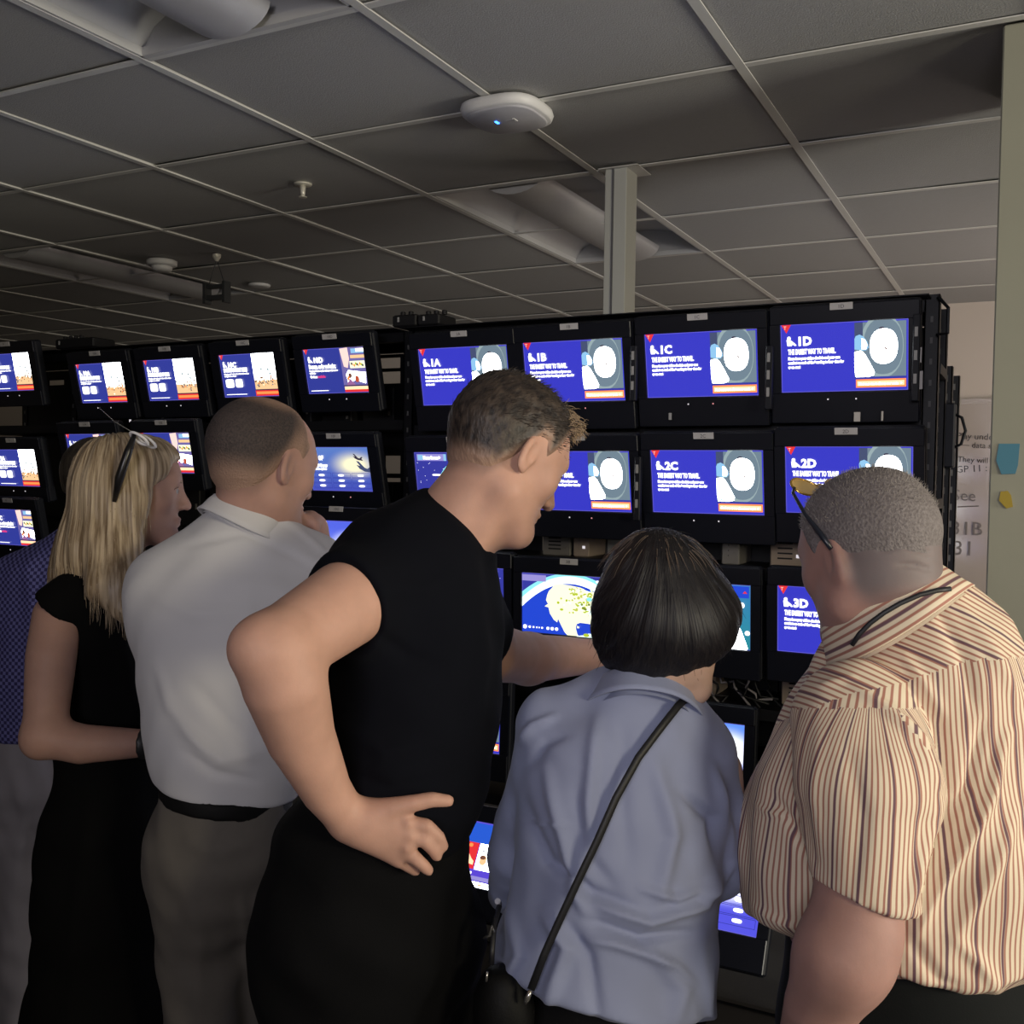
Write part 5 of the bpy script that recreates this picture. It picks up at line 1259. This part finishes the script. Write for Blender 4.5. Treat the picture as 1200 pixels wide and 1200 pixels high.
    trousers(root, hl, hr_, kl, kr, al_, ar_, .095, m_bk, [secs([(706, 1130, 1.53, 92, .12), (705, 1200, 1.54, 100, .13)], .04)])
    for q in (al_, ar_): shoe(q[0], q[1], math.atan2(FX[1], FX[0]), root, m_shoe)
    # bob
    hb = uni(local(uni(ell((0, -.022, .032), (.091, .106, .101)), ell((0, .022, .045), (.074, .070, .074)), ell((0, -.02, -.02), (.090, .088, .075)), k=.02), C, M, s, .30), ell(px(780, 728, 1.475), (.095, .090, .070)), ell(px(806, 718, 1.50), (.072, .09, .062)), limb((722, 720, 1.485, .030), (712, 755, 1.495, .018), (716, 778, 1.50, .008)), ell(px(757, 765, 1.47), (.046, .05, .038)), limb((826, 715, 1.50, .030), (830, 748, 1.51, .022), (816, 772, 1.51, .010)), k=.035)
    hd_ = lambda P: (P-C)@M
    def g(P):
        q = P-px(776, 640, 1.47); ang = np.arctan2(q@RX, -(q@UX)+.06); el = q@FX
        return hb(P)-.0012*np.sin(ang*34+el*40+2.0*np.sin((q@UX)*18))-.0007*np.sin(ang*85+el*70)
    hm = hair_mat('dark brown hair', (.004, .0035, .006), (.010, .008, .009), .55, (22, 30, 2.5))
    lo, hi = bbox([px(690, 615, 1.35), px(880, 810, 1.62), px(690, 810, 1.35), px(880, 615, 1.62)], .02)
    hair = mesh_sdf(g, lo, hi, .0036, 'hair', hm, root); P = verts(hair); q = P-px(776, 640, 1.47)
    set_vec(hair, 'strand', np.stack([np.arctan2(q@RX, -(q@UX)+.06)*2, q@FX*3, np.linalg.norm(q, axis=1)*3], 1))
    r_ = np.random.default_rng(9); idx = r_.choice(len(P), 2200); uv = tofield(P[idx]); e = np.hypot((uv[:, 0]-783)/82, (uv[:, 1]-712)/84); idx = idx[(e > .80)][:420]
    dirs = (P[idx]-px(783, 640, 1.47)); dirs /= np.linalg.norm(dirs, axis=1)[:, None]; dirs = dirs*.7-UX*.45+RX*.0+r_.normal(size=(len(idx), 3))*.10
    strands('loose_hairs', P[idx]-dirs*.014, dirs, .026, .0007, hm, root, 4, .3, .6, 5)
    lm = mat('lit brown hair', (.11, .08, .06), .45); idx = r_.choice(len(P), 9000); uv = tofield(P[idx]); idx = idx[(uv[:, 1] < 655) & (uv[:, 0] > 722)][:180]  # paler strands paint the light catching the crown
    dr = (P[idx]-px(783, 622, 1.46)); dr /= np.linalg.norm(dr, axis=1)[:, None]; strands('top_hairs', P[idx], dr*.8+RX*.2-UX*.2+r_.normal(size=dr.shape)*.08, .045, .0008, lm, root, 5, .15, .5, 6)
    reroot(root)
    # cross-body bag: strap over the back, bag in front of the left hip
    t = tag(empty('crossbody_bag', px(600, 1150, 1.42)), 'black cross-body bag strap running diagonally over the blue shirt', 'bag'); O = px(600, 1150, 1.42)
    m_st = mat('black webbing', (.010, .010, .012), .5, bump=(900, .4, .0006)); m_rg = mat('steel ring', (.55, .53, .5), .25, metal=.9)
    S_ = [(803, 820, 1.44), (800, 822, 1.42), (797, 825, 1.41), (794, 828, 1.405), (772, 856, 1.39), (748, 888, 1.384), (722, 935, 1.377), (700, 985, 1.368), (676, 1035, 1.362), (655, 1080, 1.362), (638, 1118, 1.362), (622, 1160, 1.368)]
    b = MB(); V = []; _, dd_ = onsurf(T, [p[:2] for p in S_], .019, 1.1, 1.8); S_ = [(p[0], p[1], min(d_, 1.46)) for p, d_ in zip(S_, dd_)]
    for i, (x, y, d) in enumerate(S_):
        x0, y0, _ = S_[max(i-1, 0)]; x1, y1, _ = S_[min(i+1, len(S_)-1)]; L = math.hypot(x1-x0, y1-y0); nx, ny = -(y1-y0)/L*4.6, (x1-x0)/L*4.6
        V += [px(x+nx, y+ny, d)-O, px(x-nx, y-ny, d)-O, px(x-nx, y-ny, d+.003)-O, px(x+nx, y+ny, d+.003)-O]
    b.add(V, [[4*i+k, 4*i+(k+1) % 4, 4*i+4+(k+1) % 4, 4*i+4+k] for i in range(len(S_)-1) for k in range(4)]+[[0, 1, 2, 3][::-1], [4*len(S_)-4+k for k in range(4)]], m_st); b.build('strap', t, True)
    MB().tube([px(622, 1160, 1.365)-O, px(618, 1170, 1.365)-O, px(615, 1177, 1.37)-O], [.003, .0042, .002], m_rg, 8).build('clasp', t, True)
    bagm = ell(px(590, 1185, 1.42), (.045, .04, .07)); o = mesh_sdf(inter(uni(bagm, k=.01), plane_(px(590, 1132, 1.42), UX), .01), *bbox([px(590, 1185, 1.42)], .12), .005, 'pouch', mat('black bag leather', (.003, .003, .003), .6, spec=.2, bump=(300, .3, .001)), t)
    o.matrix_parent_inverse = Matrix.Translation(-Vector(t.location))
    MB().tube([px(585, 1062, 1.46)-O, px(579, 1085, 1.43)-O, px(577, 1110, 1.40)-O, px(576, 1130, 1.40)-O], .004, m_st, 8).build('handle', t, True)
    MB().tube([px(567, 1099, 1.42)-O, px(574, 1096, 1.41)-O, px(577, 1086, 1.41)-O, px(579, 1092, 1.41)-O], .0022, m_rg, 6).build('buckle', t, True)
    MB().tube([px(571, 1139, 1.40)-O, px(570, 1150, 1.40)-O], .002, m_rg, 6).build('zip_pull', t, True)
    # bracelet at the left cuff and glasses temple
    e = tag(empty('eyeglasses', px(703, 748, 1.50)), 'thin dark glasses temple by the cheek of the woman with the bob', 'glasses'); O2 = px(703, 748, 1.50)
    MB().tube([px(701, 742, 1.50)-O2, px(699, 755, 1.53)-O2, px(700, 762, 1.56)-O2], .0016, m_dk, 6).build('temple', e); MB().tube([px(703, 735, 1.495)-O2, px(702, 742, 1.50)-O2], .002, m_rg, 6).build('hinge', e)
    return root

# ------------------------------------------------------------ grey-haired man in the striped shirt
def man_striped():
    a = px(1090, 1120, 1.5); root = person('heavyset grey-haired man in striped short-sleeved shirt at the right edge', (a[0], a[1], 0))
    th, ph = R(-30), R(14); fw = cdir(math.sin(th), -math.tan(ph), math.cos(th)); up = cdir(-.05, 1, .10)
    M = frame(fw, up); C = px(1016, 655, 1.42); s = .98
    H = local(head(False, .9, 1.05), C, M, s, .28)
    neck = uni(cap(C+M@V3(0, -.026, -.03), px(1052, 745, 1.43), .072, .078), ell(px(1056, 652, 1.375), (.036, .03, .012)), ell(px(1058, 672, 1.372), (.038, .03, .012)), k=.014)
    torso = secs([(1075, 790, 1.45, 90, .12), (1060, 900, 1.45, 130, .14), (1050, 1040, 1.45, 130, .14), (1060, 1140, 1.45, 120, .13)])
    arm = uni(limb((1000, 860, 1.33, .055), (1008, 1000, 1.27, .052), (1002, 1080, 1.25, .054), (990, 1120, 1.245, .055)), limb((988, 1120, 1.24, .054), (962, 1180, 1.27, .045), (935, 1260, 1.34, .032), (925, 1290, 1.36, .030)), ell(px(1012, 1088, 1.24), (.035, .04, .05)), k=.03)
    hd_ = limb((925, 1288, 1.36, .030), (915, 1315, 1.38, .032))
    for k in range(4): hd_ = uni(hd_, limb((902+8*k, 1325, 1.385, .0115), (898+9*k, 1350, 1.40, .010), (900+8*k, 1368, 1.41, .0085)), k=.004)
    hd_ = uni(hd_, limb((903, 1300, 1.365, .016), (888, 1318, 1.36, .012), (882, 1332, 1.36, .009)), k=.01)
    armr = uni(limb((1180, 830, 1.60, .06), (1215, 1000, 1.62, .055), (1220, 1060, 1.62, .05)), limb((1220, 1060, 1.62, .05), (1190, 1130, 1.78, .035), (1180, 1150, 1.82, .03)), k=.02)
    hr2 = limb((1180, 1150, 1.82, .03), (1172, 1165, 1.86, .030))
    for k in range(4): hr2 = uni(hr2, limb((1160+7*k, 1170, 1.88, .011), (1156+7*k, 1182, 1.90, .010), (1156+7*k, 1194, 1.89, .008)), k=.004)
    hr2 = uni(hr2, limb((1165, 1158, 1.85, .014), (1153, 1162, 1.87, .010), (1147, 1170, 1.88, .008)), k=.008)
    F = uni(H, neck, k=.025); F = uni(F, torso, k=.04); F = uni(F, arm, armr, k=.02); F = uni(F, hd_, hr2, k=.012)
    lo, hi = bbox([px(900, 1060, 1.2), px(1260, 1200, 1.95), px(870, 1400, 1.3), px(930, 530, 1.6), px(1110, 530, 1.3), px(1260, 800, 1.5), px(1000, 1100, 1.15)], .03)
    body = mesh_sdf(F, lo, hi, .0042, 'body', sk_5, root, extra=folds([([(1030, 644), (1055, 638), (1090, 648)], 2.6, -.005), ([(1050, 662), (1070, 662), (1092, 668)], 2.6, -.004)]))
    def zb(q): return np.interp(q[:, 1], [-.12, -.05, -.028, -.004, .012, .024, .045, .075, .1], [-.080, -.078, -.045, .026, .026, .000, .045, .075, .085])
    def thick(q): return .0012+.003*ss(q[:, 2], -.04, .03)+.004*ss(q[:, 2], .07, .115)
    hm = hair_mat('grey cropped hair', (.085, .08, .085), (.17, .16, .165), .75, (260, 260, 260), scalp=(.30, .235, .215))
    hair = mesh_sdf(hair_cap(C, M, s, thick, zb, .0008, 260, 8), C-.18, C+.18, .0040, 'hair', hm, root); P = verts(hair); q = (P-C)@M/s; set_vec(hair, 'strand', q); zs_ = lambda q: np.interp(q[:, 1], [-.12, -.05, -.03, -.01], [-.045, -.045, -.03, .02]); stubble(body, C, M, s, zs_, .055, .85); set_f(hair, 'bare', np.clip(.22+.0*q[:, 0], 0, 1)); eyes(C, M, s, root, mat('grey brow', (.2, .18, .17), .7))
    r_ = np.random.default_rng(12); idx = r_.choice(len(P), 3800); idx = idx[q[idx][:, 2] > .05]; n = P[idx]-C; n /= np.linalg.norm(n, axis=1)[:, None]; n += r_.normal(size=n.shape)*.3
    strands('loose_hairs', P[idx], n, .0055, .0004, mat('grey hair tips', (.30, .27, .25), .5), root, 2, .3, 0, 6)
    # short grey beard along the jaw
    bd = local(lambda q: uni(cap((-.060, .0, -.065), (-.020, .070, -.100), .024, .022), cap((.060, .0, -.065), (.020, .070, -.100), .024, .022), cap((-.015, .075, -.10), (.015, .075, -.10), .02, .02), k=.02)(q)-.0006-.0008*vnoise(q, 300, 3), C, M, s, .26)
    # shirt with stripes that follow each cloth piece
    m_s = bpy.data.materials.new('striped cotton'); m_s.use_nodes = True; nt = m_s.node_tree; b_ = nt.nodes['Principled BSDF']; b_.inputs['Roughness'].default_value = .8
    at = nt.nodes.new('ShaderNodeAttribute'); at.attribute_name = 'stripe'
    def wave(freq, phase, sharp0, sharp1):
        m1 = nt.nodes.new('ShaderNodeMath'); m1.operation = 'MULTIPLY_ADD'; m1.inputs[1].default_value = freq*2*math.pi; m1.inputs[2].default_value = phase; nt.links.new(at.outputs['Fac'], m1.inputs[0])
        m2 = nt.nodes.new('ShaderNodeMath'); m2.operation = 'SINE'; nt.links.new(m1.outputs[0], m2.inputs[0])
        m3 = nt.nodes.new('ShaderNodeMapRange'); m3.inputs[1].default_value = sharp0; m3.inputs[2].default_value = sharp1; nt.links.new(m2.outputs[0], m3.inputs[0]); return m3.outputs[0]
    mxa = nt.nodes.new('ShaderNodeMix'); mxa.data_type = 'RGBA'; mxa.inputs[6].default_value = (.70, .60, .46, 1); mxa.inputs[7].default_value = (.36, .16, .12, 1); nt.links.new(wave(140., 0, .10, .70), mxa.inputs[0])
    mxb = nt.nodes.new('ShaderNodeMix'); mxb.data_type = 'RGBA'; mxb.inputs[7].default_value = (.14, .07, .09, 1); nt.links.new(mxa.outputs[2], mxb.inputs[6]); nt.links.new(wave(29., .3, .93, .98), mxb.inputs[0])
    nt.links.new(mxb.outputs[2], b_.inputs['Base Color'])
    T = secs([(1070, 728, 1.44, 52, .085), (1078, 752, 1.44, 68, .098), (1082, 776, 1.44, 84, .108), (1085, 815, 1.45, 112, .135), (1075, 870, 1.46, 140, .155), (1062, 940, 1.46, 165, .170), (1056, 1010, 1.46, 174, .175), (1056, 1080, 1.46, 166, .175), (1062, 1140, 1.46, 150, .17), (1070, 1180, 1.46, 140, .165)], .06)
    T = uni(T, ell(px(956, 1000, 1.53), (.10, .11, .13)), ell(px(1150, 840, 1.50), (.10, .10, .09)), k=.06)
    sl = limb((1000, 845, 1.32, .080), (1014, 920, 1.28, .090), (1012, 1045, 1.255, .066), (1008, 1110, 1.25, .062)); axs = px(1012, 1050, 1.245)-px(1010, 930, 1.275)
    sl = inter(sl, plane_(px(1012, 1050, 1.245), -UX*1.0-RX*.26+FX*.0), .003)
    slr = inter(limb((1180, 830, 1.60, .085), (1212, 980, 1.62, .075)), plane_(px(1212, 975, 1.62), px(1212, 975, 1.62)-px(1180, 830, 1.60)), .004)
    T = uni(T, sl, k=.03); T = uni(T, slr, k=.05)
    co = collar('collar', px(1030, 698, 1.425), -RX*.46+UX*.83+FX*.30, .086, .104, .057, m_s, root, .010, seed=4)
    def hem5(P):
        uv = tofield(P); return (uv[:, 1]-np.interp(uv[:, 0], [870, 930, 1030, 1130, 1200, 1300], [1070, 1098, 1140, 1164, 1152, 1140]))/880.
    T = inter(T, hem5, .006)
    F_ = [([(1000, 800), (1040, 830), (1075, 870), (1100, 920)], 6, .008), ([(1060, 790), (1100, 850), (1112, 930), (1104, 990)], 7, -.010), ([(1104, 940), (1080, 1010), (1064, 1060)], 6, .010), ([(1180, 860), (1160, 930), (1110, 1020), (1070, 1100)], 8, .013), ([(1150, 850), (1135, 920), (1098, 985)], 7, -.010), ([(1190, 950), (1150, 1040), (1115, 1110)], 10, .010), ([(960, 860), (950, 930), (958, 1000)], 8, .006), ([(995, 880), (1010, 960), (1000, 1040)], 9, -.006), ([(905, 930), (925, 960), (950, 1010)], 6, -.008), ([(885, 940), (900, 952), (925, 955)], 4, .006), ([(1120, 700), (1160, 760), (1190, 820)], 9, .008), ([(1090, 700), (1130, 770), (1140, 830)], 8, -.008), ([(1020, 750), (1060, 770), (1100, 830)], 8, .008), ([(880, 1060), (915, 1082), (940, 1090)], 5, .006), ([(1120, 1100), (1150, 1130), (1170, 1160)], 8, .007), ([(1060, 1090), (1100, 1150), (1130, 1160)], 8, -.007), ([(930, 800), (960, 800), (1000, 790)], 5, .005)]
    lo, hi = bbox([px(860, 850, 1.2), px(1280, 1200, 1.75), px(860, 1200, 1.2), px(960, 650, 1.6), px(1280, 700, 1.75), px(1000, 700, 1.25)], .03)
    sh = mesh_sdf(T, lo, hi, .0046, 'shirt', m_s, root, extra=folds(F_, .0024, 1.0, 41))
    # cloth pieces: sleeve (stripes along the arm), yoke (along the shoulder), back and front (upright)
    P = verts(sh); me = sh.data; nl = len(me.loops); li = np.empty(nl, np.int32); me.loops.foreach_get('vertex_index', li)
    fc = P[li].reshape(-1, 4, 3).mean(1); fc = np.repeat(fc, 4, 0); LP = P[li]; uvf = tofield(fc)
    As = axs/np.linalg.norm(axs); Bs = np.cross(As, FX); Bs /= np.linalg.norm(Bs); rel = LP-px(1010, 930, 1.28); sleeve_c = np.arctan2(rel@Bs, -(rel@FX))*.088
    rb_ = LP-px(1062, 1000, 1.47); body_c = np.arctan2(rb_@RX, -(rb_@FX))*.19; yoke_c = LP@(UX*.80+RX*.42+FX*.1)
    ysplit = np.interp(uvf[:, 0], [880, 990, 1060, 1130, 1200, 1260], [860, 815, 800, 775, 770, 800])
    st = np.where(uvf[:, 1] < ysplit, yoke_c, body_c); st = np.where((sl(fc) < .010) & (uvf[:, 1] > 830) & (uvf[:, 0] < 1112), sleeve_c, st)
    at_ = me.attributes.new('stripe', 'FLOAT', 'CORNER'); at_.data.foreach_set('value', st.astype(f4))
    m_nv = mat('dark navy trousers', (.004, .005, .0055), .85, spec=.2, noise=(20, .15), bump=(400, .2, .001))
    hl, hr_ = px(1010, 1230, 1.44), px(1140, 1230, 1.50)
    kl = V3(hl[0], hl[1], .50)+FX*.03; kr = V3(hr_[0], hr_[1], .50)+FX*.03; al_ = V3(kl[0], kl[1], .1)-FX*.02; ar_ = V3(kr[0], kr[1], .1)-FX*.02
    trousers(root, hl, hr_, kl, kr, al_, ar_, .11, m_nv, [secs([(1062, 1120, 1.46, 138, .155), (1070, 1190, 1.47, 142, .16), (1072, 1240, 1.47, 140, .16)], .04)])
    for q in (al_, ar_): shoe(q[0], q[1], math.atan2(FX[1], FX[0])+.4, root, m_shoe)
    reroot(root)
    # glasses pushed up on the head, neck cord of a badge
    O = C+M@V3(0, .09, .09)*s; t = tag(empty('eyeglasses', O), 'gold-rimmed glasses pushed up on the grey cropped head', 'glasses')
    m_gold = mat('gold rim', (.80, .50, .12), .2, metal=.8); m_arm = mat('dark glasses arm', (.012, .015, .025), .3)
    hp = lambda x, y, z: C+M@V3(x, y, z)*s-O
    b = MB()
    def rim(sx, k_, a_): return hp(sx*(.036+.027*k_*math.cos(a_)), .058+.012*k_*math.sin(a_)-abs(math.cos(a_))*.004, .122+.016*k_*math.sin(a_)-.003*abs(math.cos(a_)))
    for sx in (-1, 1): b.tube([rim(sx, 1, a_) for a_ in np.linspace(0, 2*math.pi, 21)], .0018, m_gold, 6, cap=False)
    b.tube([hp(-.010, .060, .124), hp(0, .062, .127), hp(.010, .060, .124)], .0018, m_gold, 6); b.build('rim', t, True)
    for sx in (-1, 1): MB().tube([hp(sx*.063, .052, .118), hp(sx*.076, .044, .108), hp(sx*.085, .020, .070), hp(sx*.088, -.004, .036), hp(sx*.088, -.018, .012)], [.0022, .0025, .003, .0042, .0034], m_arm, 8).build('temple', t, True)
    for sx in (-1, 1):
        bb = MB(); bb.add([rim(sx, .95, a_) for a_ in np.linspace(0, 2*math.pi, 21)[:-1]], [list(range(20))], mat('painted gold glint', (.75, .50, .18), .08, spec=.8)); bb.build('lens', t)  # gold reflection is put into the lens colour
    t = tag(empty('lanyard', px(1060, 720, 1.34)), 'black neck cord lying over the collar of the striped shirt', 'lanyard'); O = px(1060, 720, 1.34)
    L = [(1114, 690), (1098, 692), (1078, 697), (1055, 707), (1036, 718), (1020, 730), (1008, 742), (998, 756)]
    cz = -RX*.46+UX*.83+FX*.30; cz /= np.linalg.norm(cz); cc_ = px(1030, 698, 1.425)
    fsh = uni(T, cap(cc_-cz*.057, cc_, .116, .092), k=.001); fsh = inter(fsh, lambda P: np.where((P-cc_)@cz > 0, (P-cc_)@cz, -1.)); Lp, _ = onsurf(fsh, L, .004, 1.1, 1.8)
    MB().tube([p-O for p in Lp], .0034, mat('black cord', (.012, .013, .018), .5), 8).build('cord', t, True)
    return root

# ------------------------------------------------------------ person in the checkered shirt at the left edge
def man_check():
    a = px(60, 1100, 2.6); root = person('person in blue checked shirt and pale trousers, mostly hidden behind the blonde woman', (a[0], a[1], 0))
    D0 = 2.55; th = R(20); fw = cdir(math.sin(th), -.1, math.cos(th)); up = cdir(.0, 1, 0)
    M = frame(fw, up); C = px(118, 568, D0); s = .94
    F = uni(local(head(), C, M, s, .26), cap(C+M@V3(0, -.02, -.03), px(98, 660, D0), .052, .055), k=.02)
    F = uni(F, secs([(95, 690, D0, 60, .08), (85, 800, D0, 75, .1), (60, 900, D0, 50, .1)]), k=.03)
    al = uni(limb((15, 690, D0, .055), (-5, 800, D0-.02, .045)), limb((-5, 800, D0-.02, .045), (20, 870, D0+.12, .032)), k=.02); ar = uni(limb((170, 700, D0, .055), (185, 800, D0+.05, .045)), limb((185, 800, D0+.05, .045), (150, 830, D0+.15, .032)), k=.02)
    F = uni(F, al, ar, k=.02)
    lo, hi = bbox([px(-40, 640, D0-.2), px(210, 920, D0+.22), px(-40, 920, D0-.2), px(60, 500, D0), px(180, 500, D0)], .06)
    mesh_sdf(F, lo, hi, .007, 'body', sk_2, root)
    hair = mesh_sdf(hair_cap(C, M, s, lambda q: .006+0*q[:, 0], lambda q: np.interp(q[:, 1], [-.1, -.02, .0, .05, .08], [-.05, .0, .03, .06, .09]), .001, 200, 3), C-.15, C+.15, .007, 'hair', hair_mat('dark short hair', (.02, .015, .012), (.05, .04, .03)), root); set_vec(hair, 'strand', verts(hair))
    m = bpy.data.materials.new('blue check'); m.use_nodes = True; nt = m.node_tree; b_ = nt.nodes['Principled BSDF']; b_.inputs['Roughness'].default_value = .85
    at = nt.nodes.new('ShaderNodeAttribute'); at.attribute_name = 'cloth'; ck = nt.nodes.new('ShaderNodeTexChecker'); ck.inputs['Scale'].default_value = 125; ck.inputs['Color1'].default_value = (.17, .17, .42, 1); ck.inputs['Color2'].default_value = (.035, .03, .12, 1)
    nt.links.new(at.outputs['Vector'], ck.inputs['Vector']); nt.links.new(ck.outputs[0], b_.inputs['Base Color'])
    T = secs([(100, 655, D0, 42, .075), (93, 680, D0, 92, .11), (88, 740, D0, 100, .12), (75, 800, D0, 92, .12), (62, 850, D0, 75, .12)], .05)
    T = uni(T, limb((22, 690, D0, .066), (3, 790, D0-.01, .055)), limb((165, 695, D0, .066), (182, 790, D0+.04, .055)), limb((98, 650, D0, .062), (104, 628, D0, .058)), k=.04)
    T = inter(T, plane_(px(60, 862, D0), -UX), .01)
    lo, hi = bbox([px(-40, 600, D0-.2), px(220, 880, D0+.2), px(-40, 880, D0-.2)], .03)
    sh = mesh_sdf(T, lo, hi, .007, 'shirt', m, root, extra=folds([([(30, 650), (40, 730), (30, 800)], 8, .006)], .002, 1, 51)); P = verts(sh); set_vec(sh, 'cloth', np.stack([P@RX, P@UX, P@UX*0+.003], 1))
    m_pl = mat('pale trousers', (.30, .28, .30), .85, noise=(30, .06), bump=(500, .2, .001))
    hl, hr_ = px(28, 930, D0), px(90, 930, D0); kl = V3(hl[0], hl[1], .5); kr = V3(hr_[0], hr_[1], .5); al_ = V3(kl[0], kl[1], .1)-FX*.03; ar_ = V3(kr[0], kr[1], .1)-FX*.03
    trousers(root, hl, hr_, kl, kr, al_, ar_, .095, m_pl, [secs([(60, 850, D0, 66, .11), (58, 900, D0, 70, .12)], .04)], extra=folds([([(10, 880), (30, 960), (20, 1040)], 8, .008), ([(45, 870), (60, 900), (62, 960)], 5, -.008)], .003, 1, 52))
    for q in (al_, ar_): shoe(q[0], q[1], math.atan2(FX[1], FX[0]), root, m_shoe)
    reroot(root); return root
import time
for fn in (man_black, man_white, woman_blonde, woman_bob, man_striped, man_check):
    t0 = time.time(); fn(); print(fn.__name__, round(time.time()-t0, 1))
